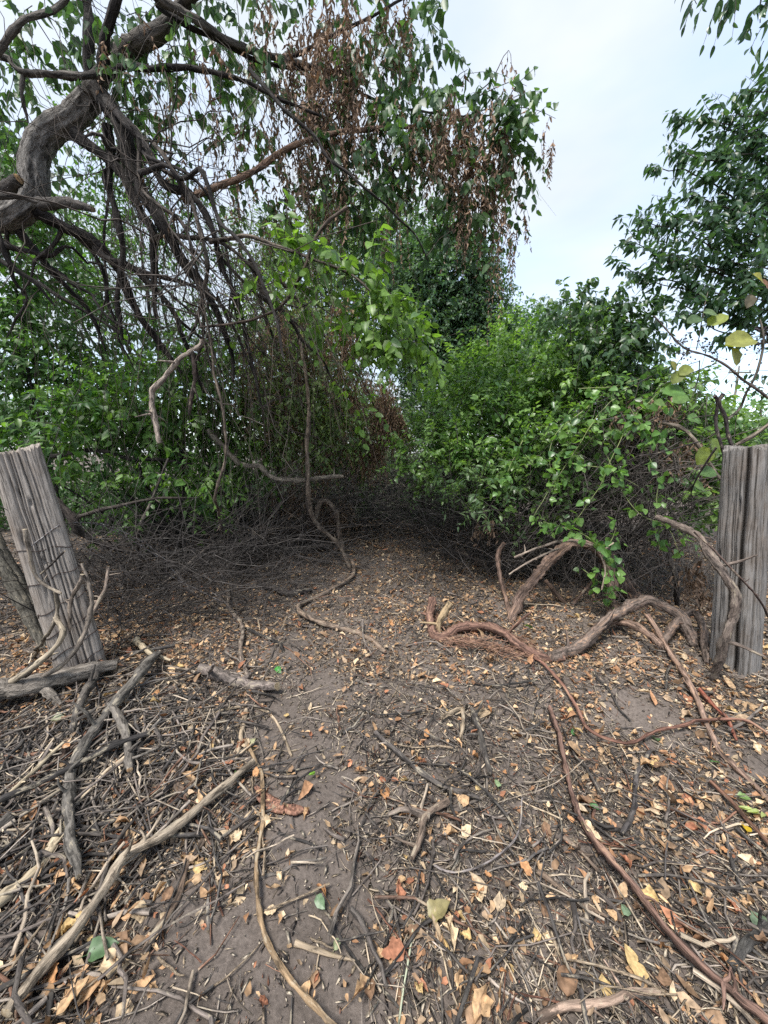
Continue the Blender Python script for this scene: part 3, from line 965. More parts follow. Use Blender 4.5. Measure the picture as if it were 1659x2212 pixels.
# the long strands off the tip, and the bare arched tips above it
for (px, py, Lm, n) in ((1080, 450, .75, 5), (1095, 470, .70, 4), (1045, 420, .45, 4), (985, 400, .4, 4), (1120, 480, .35, 3), (1010, 470, .3, 3), (865, 420, .4, 3), (830, 470, .35, 3), (1190, 300, .3, 3)):
    q = P(px, py, 3.65) + rng.normal(0, .03, (n, 3))
    sprays(dv, tw, None, None, n, pts=q, **{**dkw, 'L': Lm, 'k': 22, 'rnd': .06, 'leaf': .055})
for pts in ([(960, 235), (985, 170), (1010, 150)], [(1010, 215), (1060, 175), (1090, 118), (1102, 112), (1105, 150)], [(1000, 225), (1070, 190), (1110, 176), (1138, 186)], [(1020, 240), (1110, 232), (1160, 238), (1200, 256)]):
    pp = cr([P(a, b, 3.7) for a, b in pts], 14)[None]
    tubes(tw, pp, np.linspace(.006, .002, 14)[None], 4, (.07, .06, .055), cap=False)
    sprays(dv, tw, None, None, 4, pts=pp[0, 4:14:2], **{**dkw, 'L': .14, 'k': 4, 'leaf': .075})
near_leaf = leaf_set(M_LEAF, [g0, np.array(g0) * .6 + np.array(g1) * .4, g1, b0, np.array(b0) * .5 + np.array(b1) * .5, b1], 'heart', wid=.55, curl=.15, fold=.25, serr=.1, rough=.012)
tw.build('hanging_twigs', M_TWIG, tree, kind='stuff')
finish_leaves(tree, lv, M_LEAF, 300, 'foliage', near_leaf)
mbd = MB()
leaves_to_mb(mbd, dv.cat())
mbd.build('dead_leaves', M_DRY, tree, kind='stuff')

# ------------------------------------------------------------------ thin trees behind the left post
def small_tree(name, label, base, blobs, dens, greens, group=None, tr=.05, bark=DARKBARK, mat=M_LEAF, stems=4, n_ind=0, meshes=None, arch=0, **kw):
    root = thing(name, label, 'tree' if 'tree' in name else 'shrub', base, group)
    base = np.array(base)
    lv_, tw_ = Leaves(), MB()
    cs_ = [P(b[0], b[1], b[2]) for b in blobs]
    top = np.mean(cs_, axis=0)
    mb = MB()
    mid = base * .45 + top * .55 + [0, 0, -.2]
    limb(mb, [base - [0, 0, .15], base * .75 + mid * .25 + rng.normal(0, .06, 3), mid], tr, tr * .55, bark, 10, .3, .15, flare=.3, res=.08)
    mb.build('trunk', M_BARK, root, smooth=True)
    for c in cs_:
        mb = MB()
        st = base * .5 + mid * .5
        limb(mb, [st, st * .5 + c * .5 + [0, 0, -.1], c], tr * .5, tr * .15, bark, 7, .4, .15, res=.08)
        mb.build('branch', M_BARK, root, smooth=True)
    blob_sprays(lv_, tw_, blobs, dens, c0=greens[0], c1=greens[1], **kw)
    if arch:
        q = np.concatenate([P(b[0], b[1], b[2]) + rng.normal(0, .35, (arch, 3)) * [b[3], b[4], .3] + [0, 0, b[5] * .7] for b in blobs])
        sprays(lv_, tw_, None, None, 1, pts=q, c0=greens[0], c1=greens[1], **{**kw, 'L': .55, 'k': 13, 'bias': (.25, -.2, 1.5), 'droop': .5, 'hang': .5, 'gap': None, 'twr': .003})
    if tw_.n:
        tw_.build('twigs', M_TWIG, root, kind='stuff')
    finish_leaves(root, lv_, mat, n_ind, 'foliage', meshes)
    return root


def gp(x, y):
    return (x, y, float(gz(x, y)))


lg = GREENS['left']
lkw = dict(leaf=.125, wid=.46, k=11, L=.45, hang=.45, nb=1.0, droop=.3, inner=.15, gap=-.25)
left_leaf = leaf_set(M_LEAF, [lg[0], np.array(lg[0]) * .5 + np.array(lg[1]) * .5, lg[1], (.09, .17, .04)], 'ovate', wid=.55, curl=.15, fold=.2, rough=.01)
small_tree('thicket_tree', 'dense green young tree directly behind the leaning left post', gp(-4.2, 4.7),
           [(40, 560, 5.2, .9, .7, .75), (30, 700, 5.2, .9, .7, .7), (60, 860, 5.0, .8, .7, .6), (20, 960, 4.8, .7, .6, .4), (150, 780, 5.4, .7, .7, .6), (0, 420, 5.2, .7, .6, .5)], 270, lg, 'young trees behind the left post', n_ind=60, meshes=left_leaf, **lkw)
small_tree('thicket_tree', 'leafy young tree with brighter hanging sprays beside the pale broken stick', gp(-2.6, 4.9),
           [(240, 880, 4.7, .55, .5, .35), (330, 900, 4.8, .6, .5, .5), (300, 1000, 4.2, .55, .4, .3), (200, 960, 4.2, .5, .4, .35), (400, 840, 4.8, .5, .5, .5), (120, 1040, 4.2, .55, .4, .3), (390, 1030, 4.2, .4, .35, .22), (250, 1060, 4.3, .5, .4, .2)], 430,
           (np.array(lg[0]) * 1.2, (.13, .24, .055)), 'young trees behind the left post', n_ind=160, meshes=left_leaf, **lkw)
small_tree('thicket_tree', 'light green young tree with toothed leaves between the drooping limbs and the path', gp(-1.9, 5.2),
           [(500, 820, 4.9, .4, .4, .4), (480, 930, 4.7, .35, .35, .3), (540, 1000, 4.8, .25, .3, .22), (470, 1030, 4.6, .3, .3, .25), (430, 950, 4.9, .4, .4, .35)], 420,
           ((.06, .13, .03), (.16, .28, .06)), 'young trees behind the left post', tr=.03, n_ind=120, meshes=left_leaf, **lkw)
small_tree('thicket_tree', 'tall dark green tree filling the gaps between the drooping limbs', gp(-3.6, 7.2),
           [(200, 560, 7.4, 1.1, .9, .9), (330, 640, 7.2, 1.1, .9, .9), (230, 700, 7.4, 1.1, .9, .9), (120, 440, 7.6, 1.1, .9, .8), (330, 480, 7.8, 1.0, .9, .8), (400, 740, 7.0, .9, .8, .8), (260, 330, 8.0, .9, .8, .5), (120, 620, 7.5, 1.0, .9, .9)],
           210, lg, 'young trees behind the left post', tr=.09, **{**lkw, 'leaf': .12, 'gap': .05})
small_tree('thicket_tree', 'low dark green tree against the bright field left of the path', gp(-4.4, 7.6),
           [(60, 1010, 7.5, 1.3, .9, .6), (200, 1050, 7.4, 1.1, .9, .5), (330, 1060, 7.2, 1.0, .8, .5), (430, 1080, 7.0, .8, .7, .4), (80, 900, 7.6, 1.2, .9, .7), (260, 930, 7.5, 1.1, .9, .6), (200, 820, 7.6, 1.1, .9, .6), (20, 1075, 7.8, 1.2, .7, .45), (140, 1085, 7.8, 1.1, .7, .45), (270, 1090, 7.6, 1.1, .7, .45), (400, 1100, 7.4, .9, .6, .4), (480, 1060, 7.6, .8, .6, .5), (330, 1010, 8.2, 1.0, .7, .5), (120, 1010, 8.6, 1.2, .7, .5)], 420,
           lg, 'young trees behind the left post', tr=.06, **{**lkw, 'leaf': .12, 'gap': -.2})

# ------------------------------------------------------------------ trees at the back of the path
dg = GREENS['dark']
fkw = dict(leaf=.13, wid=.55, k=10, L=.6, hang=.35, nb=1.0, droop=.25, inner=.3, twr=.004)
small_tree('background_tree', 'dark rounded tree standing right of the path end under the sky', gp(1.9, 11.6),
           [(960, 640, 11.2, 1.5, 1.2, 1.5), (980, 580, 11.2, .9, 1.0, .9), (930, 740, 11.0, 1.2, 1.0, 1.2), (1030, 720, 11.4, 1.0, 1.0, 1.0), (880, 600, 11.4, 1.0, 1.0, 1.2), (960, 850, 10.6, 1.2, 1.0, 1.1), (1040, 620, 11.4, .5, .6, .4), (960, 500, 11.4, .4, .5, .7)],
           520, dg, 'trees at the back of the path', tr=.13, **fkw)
small_tree('background_tree', 'pale airy tree far behind the dead hanging branches', gp(-1.6, 13.6),
           [(700, 560, 13.4, 1.7, 1.2, 1.3), (800, 600, 13.2, 1.5, 1.2, 1.4), (620, 640, 13.5, 1.6, 1.2, 1.4), (760, 480, 13.6, 1.2, 1.0, .8), (860, 520, 13.4, .9, .9, 1.1), (560, 540, 13.6, 1.2, 1.0, 1.0), (700, 700, 13.0, 1.6, 1.2, 1.2)],
           330, GREENS['pale'], 'trees at the back of the path', tr=.12, **{**fkw, 'gap': -.6})
small_tree('background_tree', 'greyish green tree rising behind the bright round bush', gp(5.2, 12.4),
           [(1120, 740, 12.2, 1.2, 1.0, .9), (1190, 740, 12.0, 1.1, 1.0, .8), (1180, 830, 11.8, 1.5, 1.0, 1.1), (1300, 810, 11.6, 1.2, 1.0, .9), (1090, 800, 11.8, 1.0, 1.0, 1.1)],
           420, (np.array(dg[0]) * 1.4, np.array(dg[1]) * 1.35), 'trees at the back of the path', tr=.1, **fkw)
small_tree('background_tree', 'mid green leafy tree just behind the dead hanging branches', gp(-1.3, 8.8),
           [(600, 700, 8.6, .8, .6, .7), (690, 760, 8.5, .8, .6, .7), (780, 800, 8.4, .7, .6, .7), (560, 820, 8.4, .7, .6, .7), (840, 720, 8.8, .6, .6, .6), (660, 880, 8.2, .8, .6, .6), (770, 900, 8.2, .6, .5, .5), (860, 850, 8.6, .4, .5, .5), (520, 640, 8.8, .8, .6, .7)],
           330, ((.07, .145, .05), (.17, .26, .08)), 'trees at the back of the path', tr=.06, **{**fkw, 'leaf': .12, 'gap': -.5})
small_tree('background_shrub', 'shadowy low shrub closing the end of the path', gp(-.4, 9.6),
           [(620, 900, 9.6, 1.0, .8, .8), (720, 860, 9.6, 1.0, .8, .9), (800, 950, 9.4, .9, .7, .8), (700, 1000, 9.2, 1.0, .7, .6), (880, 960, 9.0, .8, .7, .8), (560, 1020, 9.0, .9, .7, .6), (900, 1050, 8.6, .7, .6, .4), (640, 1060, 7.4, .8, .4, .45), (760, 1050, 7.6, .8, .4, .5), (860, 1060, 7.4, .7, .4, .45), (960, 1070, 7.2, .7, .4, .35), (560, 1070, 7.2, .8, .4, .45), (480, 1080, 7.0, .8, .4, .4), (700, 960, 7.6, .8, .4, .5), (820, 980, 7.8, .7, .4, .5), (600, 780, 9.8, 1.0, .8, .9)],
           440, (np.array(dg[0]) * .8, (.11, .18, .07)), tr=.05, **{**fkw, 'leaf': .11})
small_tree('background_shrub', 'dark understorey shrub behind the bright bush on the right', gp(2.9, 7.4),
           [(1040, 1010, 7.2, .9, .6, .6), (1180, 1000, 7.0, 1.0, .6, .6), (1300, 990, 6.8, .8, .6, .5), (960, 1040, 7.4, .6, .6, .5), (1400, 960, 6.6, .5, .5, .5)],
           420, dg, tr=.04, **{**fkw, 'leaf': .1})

# ------------------------------------------------------------------ the dead crown draped over the path
dead = thing('fallen_dead_branch', 'brown withered branches hanging over the left of the path before the dark shrub', 'dead branch', gp(-.9, 5.6))
tw, dv, lv = MB(), Leaves(), Leaves()
for pts, r0, r1 in (([(540, 560, 4.6), (600, 700, 4.8), (650, 840, 5.0), (690, 960, 5.2), (700, 1060, 5.3), (690, 1140, 5.4)], .03, .012),
                    ([(600, 600, 4.8), (700, 720, 5.0), (790, 840, 5.2), (840, 940, 5.4), (850, 985, 5.4)], .022, .008),
                    ([(560, 640, 4.6), (600, 780, 4.8), (610, 900, 4.9), (600, 1040, 5.0), (610, 1150, 5.1)], .024, .012),
                    ([(664, 820, 4.4), (668, 920, 4.4), (661, 1042, 4.4), (668, 1100, 4.4), (690, 1175, 4.6)], .018, .014)):
    mb = MB()
    limb(mb, [P(*q) for q in pts], r0, r1, (.085, .068, .058), 9, .4, .15)
    mb.build('limb', M_BARK, dead, smooth=True)
A = np.array([P(x, y, d) for x, y, d in ((500, 520, 4.6), (560, 600, 4.8), (620, 640, 5.0), (520, 700, 4.8), (660, 700, 5.2), (480, 620, 4.4), (700, 640, 5.4))])
B_ = np.array([P(x, y, d) for x, y, d in ((560, 1000, 5.2), (640, 1060, 5.4), (720, 1020, 5.6), (780, 960, 5.8), (600, 1100, 5.2), (700, 1120, 5.6), (840, 940, 5.8), (540, 1120, 5.0), (760, 1080, 6.2))])
twigs_between(tw, A, B_, 60, (.0013, .004), .02, .42, (.14, .118, .10))
twigs_between(tw, A, B_, 40, (.0012, .003), .08, .5, (.22, .19, .16))
thicket(tw, 360, (-2.1, 4.4, .5), (.5, 6.0, 2.6), (.2, .8), (.0012, .0032), ((.06, .05, .044), (.22, .19, .16)), .1, (.25, 0, -.25), wig=.1)
dk = {**dkw, 'leaf': .075, 'L': .4, 'wid': .34}
for (px, py, dd, rx, ry, rz, N) in ((600, 720, 4.8, .45, .35, .45, 46), (680, 800, 5.0, .4, .35, .5, 60), (740, 700, 4.9, .2, .25, .45, 34), (760, 830, 5.2, .3, .3, .35, 40), (830, 890, 5.3, .2, .2, .3, 60), (800, 960, 5.4, .22, .2, .25, 50),
                                    (860, 900, 5.4, .12, .15, .2, 22), (600, 900, 5.0, .45, .35, .5, 50), (700, 950, 5.2, .4, .3, .4, 50), (560, 820, 4.8, .35, .3, .4, 24), (640, 1060, 5.3, .4, .3, .25, 34), (720, 1090, 5.6, .35, .3, .25, 30), (830, 830, 5.2, .15, .15, .2, 16)):
    sprays(dv, tw, P(px, py, dd), (rx, ry, rz), int(N * 2.1), **{**dk, 'c0': (.15, .10, .07), 'c1': (.34, .23, .15)})
for (px, py, dd, rx, ry, rz, N) in ((620, 820, 5.0, .5, .4, .6, 110), (700, 900, 5.2, .45, .35, .5, 110), (570, 930, 5.0, .4, .3, .4, 70), (640, 700, 5.2, .5, .4, .4, 90), (600, 860, 4.6, .45, .3, .5, 80), (690, 820, 4.7, .4, .3, .5, 80), (640, 970, 4.8, .45, .3, .3, 60), (740, 930, 5.0, .3, .3, .3, 50), (720, 780, 5.1, .35, .3, .4, 34), (780, 1000, 5.6, .3, .3, .2, 20)):
    sprays(lv, tw, P(px, py, dd), (rx, ry, rz), N, leaf=.08, wid=.5, k=8, L=.3, hang=.9, c0=(.06, .11, .035), c1=(.19, .27, .08), inner=.1, droop=.4)
tw.build('twigs', M_TWIG, dead, kind='stuff')
finish_leaves(dead, lv, M_LEAF, 0, 'green_leaves')
mbd = MB()
leaves_to_mb(mbd, dv.cat())
mbd.build('dead_leaves', M_DRY, dead, kind='stuff')

# ------------------------------------------------------------------ bright bush on the right
bg_ = GREENS['bush']
bkw2 = dict(leaf=.085, wid=.56, k=10, L=.32, hang=.25, nb=1.2, droop=.2, out=.8, rnd=.5, bias=(0, -.15, .25), inner=.55, twr=.002)
bush_leaf = leaf_set(M_LEAF2, [bg_[0], np.array(bg_[0]) * .5 + np.array(bg_[1]) * .5, bg_[1], (.15, .27, .07)], 'ovate', wid=.55, curl=.12, fold=.25)
small_tree('leafy_shrub', 'large bright green rounded bush right of the path opening', gp(1.45, 5.0),
           [(1010, 900, 4.9, .62, .6, .50), (1110, 830, 5.1, .75, .7, .55), (1210, 760, 5.1, .6, .6, .5), (930, 985, 4.7, .45, .5, .30), (1160, 930, 4.6, .7, .6, .45), (1040, 1010, 4.4, .5, .4, .30), (1260, 860, 4.6, .5, .5, .45), (1000, 820, 5.6, .5, .5, .35), (1060, 930, 4.4, .45, .4, .35),
            (1130, 750, 5.8, .6, .6, .45), (1260, 740, 5.6, .5, .5, .35)], 760, bg_, None, tr=.035, mat=M_LEAF2, n_ind=260, meshes=bush_leaf, arch=6, **{**bkw2, 'gap': -.75})
small_tree('leafy_shrub', 'tall dark leaved shrub with drooping tips above the dead vine heap', gp(2.35, 4.4),
           [(1290, 690, 4.3, .3, .3, .25), (1340, 740, 4.2, .35, .3, .3), (1230, 650, 4.5, .2, .2, .14), (1400, 720, 4.2, .14, .14, .18), (1380, 780, 4.2, .25, .25, .2), (1300, 800, 4.2, .4, .3, .3), (1400, 840, 4.2, .2, .2, .12), (1230, 720, 5.0, .4, .3, .3)], 520,
           ((.028, .06, .035), (.10, .175, .075)), None, tr=.025, mat=M_LEAF2, n_ind=140, meshes=leaf_set(M_LEAF2, [(.035, .075, .04), (.06, .115, .055)], 'ovate', wid=.55, curl=.2, fold=.3),
           **{**bkw2, 'leaf': .095, 'hang': .8, 'inner': .1, 'bias': (.1, 0, .5), 'droop': .5})
small_tree('leafy_shrub', 'pale narrow leaved shoots at the lower left front of the bright bush', gp(1.0, 4.2),
           [(1010, 1060, 4.0, .22, .2, .12), (990, 1020, 4.1, .2, .2, .12), (1080, 1040, 3.9, .2, .2, .14), (1050, 1100, 3.9, .15, .15, .12)], 420, ((.07, .14, .06), (.16, .24, .11)), None, tr=.012, mat=M_LEAF2, **{**bkw2, 'leaf': .1, 'wid': .34, 'inner': .1})

small_tree('leafy_shrub', 'mixed green growth with broad pale leaves between the bright bush and the right post', gp(2.9, 4.6),
           [(1390, 870, 4.4, .4, .35, .3), (1470, 920, 4.3, .4, .35, .3), (1530, 990, 4.0, .3, .3, .3), (1440, 1010, 4.1, .4, .3, .3), (1340, 980, 4.2, .4, .3, .35), (1250, 1050, 4.1, .4, .3, .3), (1500, 950, 5.0, .5, .4, .3), (1310, 870, 4.5, .4, .4, .35), (1540, 1090, 4.0, .3, .3, .25),
            (1150, 1080, 4.2, .35, .3, .22), (1420, 930, 3.9, .35, .3, .3), (1300, 930, 4.0, .35, .3, .3), (1220, 980, 3.9, .35, .3, .3), (1500, 1050, 3.7, .3, .3, .3), (1540, 940, 4.0, .3, .3, .3), (1460, 860, 4.0, .3, .3, .2)], 600, ((.07, .15, .05), (.19, .30, .085)), None, tr=.02, mat=M_LEAF2, n_ind=120, meshes=leaf_set(M_LEAF2, [(.08, .17, .055), (.13, .23, .07), (.19, .30, .085)], 'round', wid=.6, curl=.15, fold=.25), **{**bkw2, 'leaf': .092, 'inner': .1, 'wid': .64})

# heap of dead vines and twigs under and beside the bush
heap = thing('dead_vine_heap', 'tangled heap of dead grey vines and twigs under the bright bush beside the right post', 'brush heap', gp(2.0, 4.2))
mb = MB()
thicket(mb, 900, (.4, 3.6, 0), (3.4, 5.6, 1.3), (.4, 1.2), (.0018, .0045), ((.02, .018, .018), (.085, .075, .07)), .5)
hc = [P(1390, 900, 3.9), P(1300, 960, 3.9), P(1430, 980, 3.8), P(1250, 1040, 3.9), P(1350, 1060, 3.7), P(1480, 1060, 3.5), P(1200, 1100, 4.2)]
hb = [np.array(gp(x, y)) for x, y in ((1.4, 4.2), (1.9, 4.0), (2.4, 3.7), (2.7, 3.4), (2.2, 4.4), (1.0, 4.4))]
twigs_between(mb, hc, hb, 420, (.0015, .0045), -.12, .28, (.07, .06, .056))
twigs_between(mb, hc, hc, 520, (.0015, .004), .12, .26, (.08, .07, .064), wig=.09)
mb.build('twigs', M_TWIG, heap, kind='stuff')
dv = Leaves()
for (px, py, dd, rx, ry, rz, N) in ((1410, 870, 3.8, .3, .25, .12, 50), (1360, 900, 3.8, .25, .2, .12, 30), (1470, 960, 3.6, .2, .2, .16, 26), (1510, 1240, 3.0, .10, .1, .2, 24), (1480, 1000, 3.6, .2, .2, .2, 20), (1050, 1130, 4.0, .12, .12, .12, 14)):
    sprays(dv, None, P(px, py, dd), (rx, ry, rz), N, **{**dkw, 'leaf': .085, 'L': .2, 'k': 6, 'wid': .5})
mbd = MB()
leaves_to_mb(mbd, dv.cat())
mbd.build('dead_leaves', M_DRY, heap, kind='stuff')

# climbing vine with heart shaped leaves in front of the heap
climb = thing('climbing_vine', 'light green climbing vine with heart shaped leaves trailing over the dead vine heap', 'vine', gp(2.0, 3.7))
CV = [[(1330, 860, 3.4), (1290, 900, 3.3), (1240, 980, 3.2), (1190, 1050, 3.15), (1150, 1120, 3.1)], [(1420, 850, 3.4), (1370, 900, 3.3), (1330, 970, 3.2), (1290, 1060, 3.1), (1240, 1130, 3.1)],
      [(1280, 870, 3.4), (1200, 940, 3.3), (1188, 1000, 3.2), (1200, 1040, 3.15)], [(1390, 960, 3.2), (1420, 1030, 3.1), (1415, 1110, 3.0), (1425, 1185, 2.95)], [(1310, 980, 3.2), (1340, 1050, 3.1), (1380, 1110, 3.0), (1440, 1140, 2.95), (1465, 1190, 2.9)],
      [(1220, 1000, 3.2), (1300, 1010, 3.1), (1380, 1050, 3.1)], [(1250, 840, 3.5), (1350, 830, 3.4), (1450, 790, 3.3)], [(1180, 1130, 3.1), (1250, 1150, 3.1), (1300, 1180, 3.0)], [(1360, 880, 3.3), (1400, 930, 3.2), (1430, 960, 3.2)],
      [(1130, 950, 3.6), (1100, 1010, 3.5), (1090, 1060, 3.5)], [(1330, 1140, 3.1), (1310, 1200, 3.05), (1320, 1260, 3.0)], [(1260, 1230, 3.2), (1300, 1260, 3.1), (1330, 1290, 3.1)]]
lv = Leaves()
cgr = ((.07, .15, .05), (.15, .27, .07))
for line in CV:
    mb = MB()
    p = limb(mb, [P(*q) for q in line], .0045, .002, (.17, .2, .08), 5, .6, .05)
    mb.build('stem', M_TWIG, climb, smooth=True)
    sprays(lv, None, None, None, 1, pts=p[::max(1, len(p) // 9)], L=.12, k=3, leaf=.078, wid=.78, hang=.5, nb=.5, c0=cgr[0], c1=cgr[1], shape='heart', bias=(0, -.3, 0), fwd=.6)
finish_leaves(climb, lv, M_LEAF2, 300, 'foliage', leaf_set(M_LEAF2, [cgr[0], (.10, .20, .055), cgr[1], (.17, .26, .13)], 'heart', wid=.62, curl=.15, fold=.3, stalk=.5))

# grape-like vine over the right post
gv = thing('broad_leaf_vine', 'bare berry vine with large yellowing leaves arching over the right post', 'vine', P(1575, 960, 2.45))
for pts, r0, r1, c in (([(1412, 683, 2.5), (1453, 724, 2.5), (1491, 755, 2.45), (1547, 777, 2.4), (1597, 811, 2.4), (1659, 861, 2.4), (1740, 930, 2.4)], .004, .009, (.07, .055, .05)),
                       ([(1544, 854, 2.5), (1554, 868, 2.5), (1556, 921, 2.5), (1566, 962, 2.5), (1570, 1000, 2.55)], .010, .010, (.05, .04, .04)),
                       ([(1563, 852, 2.5), (1553, 870, 2.5), (1568, 897, 2.5), (1573, 933, 2.5), (1583, 966, 2.5)], .011, .013, (.05, .04, .04)),
                       ([(1590, 962, 2.5), (1625, 942, 2.45), (1670, 908, 2.4), (1720, 870, 2.4)], .013, .010, (.13, .105, .085)),
                       ([(1575, 904, 2.5), (1604, 878, 2.5), (1614, 842, 2.45), (1638, 794, 2.4), (1645, 751, 2.4), (1640, 690, 2.4)], .008, .005, (.14, .12, .10)),
                       ([(1505, 755, 2.45), (1515, 700, 2.45), (1530, 630, 2.5)], .003, .002, (.07, .055, .05)), ([(1440, 765, 2.5), (1490, 762, 2.45)], .0025, .0025, (.06, .05, .05)),
                       ([(1510, 780, 2.45), (1480, 790, 2.5), (1455, 815, 2.5)], .0025, .002, (.06, .05, .05)), ([(1512, 778, 2.5), (1508, 820, 2.5), (1503, 848, 2.5), (1545, 852, 2.5)], .003, .002, (.08, .09, .06)),
                       ([(1382, 985, 2.9), (1430, 975, 2.8), (1500, 955, 2.7), (1550, 935, 2.6)], .006, .004, (.06, .05, .05)), ([(1430, 910, 2.9), (1480, 905, 2.8), (1560, 895, 2.6)], .004, .003, (.06, .05, .05)),
                       ([(1548, 966, 2.5), (1530, 995, 2.55), (1495, 1060, 2.7), (1500, 1080, 2.8)], .007, .004, (.05, .04, .04)), ([(1430, 915, 3.2), (1470, 925, 3.1), (1505, 955, 3.0), (1560, 1040, 2.9)], .016, .012, (.13, .105, .085))):
    mb = MB()
    limb(mb, [P(*q) for q in pts], r0, r1, c, 7, .4, .12)
    mb.build('stem', M_STICK, gv, smooth=True)
YL = [(1598, 735, 66, (.26, .27, .07), -1, -.2), (1552, 690, 42, (.24, .28, .06), .9, .5), (1535, 675, 34, (.12, .18, .07), -.9, .1), (1590, 770, 40, (.25, .24, .06), .3, -1), (1480, 800, 34, (.19, .22, .05), -.8, -.5), (1462, 815, 34, (.16, .19, .05), -.6, -.9),
      (1455, 845, 50, (.10, .2, .05), -1, -.1), (1500, 690, 34, (.08, .13, .06), -1, -.3), (1520, 640, 28, (.08, .13, .06), -.6, .4), (1456, 790, 24, (.2, .2, .05), .5, -.9), (1520, 985, 46, (.22, .27, .06), -.5, -.8), (1545, 965, 40, (.2, .27, .06), .3, -.9), (1500, 905, 40, (.12, .22, .06), -.8, .2),
      (1640, 600, 30, (.25, .24, .05), .6, -.5), (1655, 615, 30, (.2, .10, .05), .6, -.6), (1620, 650, 30, (.12, .1, .07), -.3, -.9), (1470, 860, 40, (.11, .2, .05), -.9, -.3), (1530, 1020, 40, (.14, .25, .08), -.9, -.1), (1425, 870, 30, (.12, .2, .05), -.9, .1), (1510, 1050, 34, (.16, .26, .07), .8, -.4)]
for (px, py, s, c, dx, dz) in YL:
    m = make_leaf_mesh('leaf', M_LEAF, c, 'round', wid=.74, curl=.12, fold=.2, serr=.12, rough=.015, stalk=.3)
    o = bpy.data.objects.new('leaf', m)
    C.objects.link(o)
    o.parent = gv
    dpt = 2.4 if py < 860 else 2.75
    T = vnorm(np.array([dx, -.25, dz]))
    B, N = leaf_frame(T[None], np.array([[.1, -.8, .7]]))
    L = s / F * dpt
    mt = np.eye(4)
    mt[:3, 0], mt[:3, 1], mt[:3, 2] = T * L, B[0] * L, N[0] * L
    mt[:3, 3] = P(px, py, dpt) - T * L * .5 - np.array(gv['_base'])
    o.matrix_local = Matrix(mt.tolist())
mb = MB()
for (px, py, n) in ((1475, 740, 26), (1485, 765, 16), (1515, 750, 20), (1550, 770, 18), (1645, 720, 30), (1640, 760, 16)):
    c = P(px, py, 2.45)
    for _ in range(n):
        p = c + rng.normal(0, 1, 3) * [.035, .03, .03]
        tubes(mb, np.array([[p - [0, 0, .005], p - [0, 0, .002], p + [0, 0, .002], p + [0, 0, .005]]]), np.array([[.001, .005, .005, .001]]), 5, (.06, .05, .07), cap=False)
        tubes(mb, np.array([[c, (c + p) / 2 + rng.normal(0, .004, 3), p]]), np.full((1, 3), .0009), 3, (.09, .08, .06), cap=False)
mb.build('berries', M_TWIG, gv, smooth=True, kind='stuff')

# tree at the right edge
rg = GREENS['right']
rkw = dict(leaf=.14, wid=.40, k=10, L=.55, hang=.75, nb=.8, droop=.15, out=.35, rnd=.5, bias=(-.75, -.1, .35), inner=.15, fwd=.25, shape='narrow', curl=.12, twist=.3)
rt = thing('edge_tree', 'dark green tree with slanting pointed leaves at the right behind the post', 'tree', gp(7.4, 5.6))
lv, tw = Leaves(), MB()
mb = MB()
limb(mb, [gp(7.4, 5.6), (7.3, 5.6, 1.6), (7.0, 5.5, 3.2), P(1700, 400, 5.4)], .14, .05, GREYBARK, 12, .2, .15, flare=.4)
mb.build('trunk', M_BARK, rt, smooth=True)
TIPS = [(1345, 572), (1395, 478), (1420, 360), (1472, 256), (1618, 195), (1360, 520), (1500, 420), (1400, 600), (1470, 560), (1560, 330), (1440, 640), (1490, 680), (1540, 260), (1480, 330), (1590, 250), (1530, 380), (1460, 470), (1430, 540), (1550, 480), (1600, 400), (1500, 610), (1570, 560), (1610, 640), (1640, 300), (1620, 520)]
for i, (px, py) in enumerate(TIPS):
    a = np.array([6.9, 5.5, 2.4 + .25 * (i % 7)])
    t = P(px, py, 5.0)
    mid = P(px + 150, py + 60, 5.1)
    mb = MB()
    p = limb(mb, [a, mid, t], .022, .004, (.075, .062, .055), 6, .4, .1, res=.07)
    mb.build('branch', M_BARK, rt, smooth=True)
    q = p[len(p) // 3:]
    sprays(lv, tw, None, None, 1, pts=q[rng.integers(0, len(q), 15)], **{**rkw, 'c0': rg[0], 'c1': rg[1], 'L': .4})
    sprays(lv, tw, None, None, 1, pts=np.repeat(p[-2:-1], 2, 0), **{**rkw, 'c0': rg[0], 'c1': rg[1], 'L': .25, 'rnd': .1, 'bias': vnorm(p[-1] - p[-3]) * 2})
blob_sprays(lv, tw, [(1630, 350, 5.4, .55, .5, .5), (1590, 450, 5.3, .75, .6, .5), (1540, 520, 5.2, .7, .5, .4), (1640, 560, 5.2, .7, .6, .6), (1560, 620, 5.1, .6, .5, .4), (1650, 680, 5.1, .4, .5, .3), (1650, 260, 5.5, .35, .3, .35), (1480, 540, 5.1, .5, .4, .3),
                     (1500, 430, 5.2, .4, .4, .3), (1760, 500, 5.4, .9, .7, 1.0), (1700, 830, 5.2, .25, .3, .3)], 52, c0=rg[0], c1=rg[1], **rkw)
tw.build('twigs', M_TWIG, rt, kind='stuff')
finish_leaves(rt, lv, M_LEAF2, 280, 'foliage', leaf_set(M_LEAF2, [rg[0], np.array(rg[0]) * .5 + np.array(rg[1]) * .5, rg[1]], 'ovate', wid=.55, curl=.15, fold=.3, rough=.012))

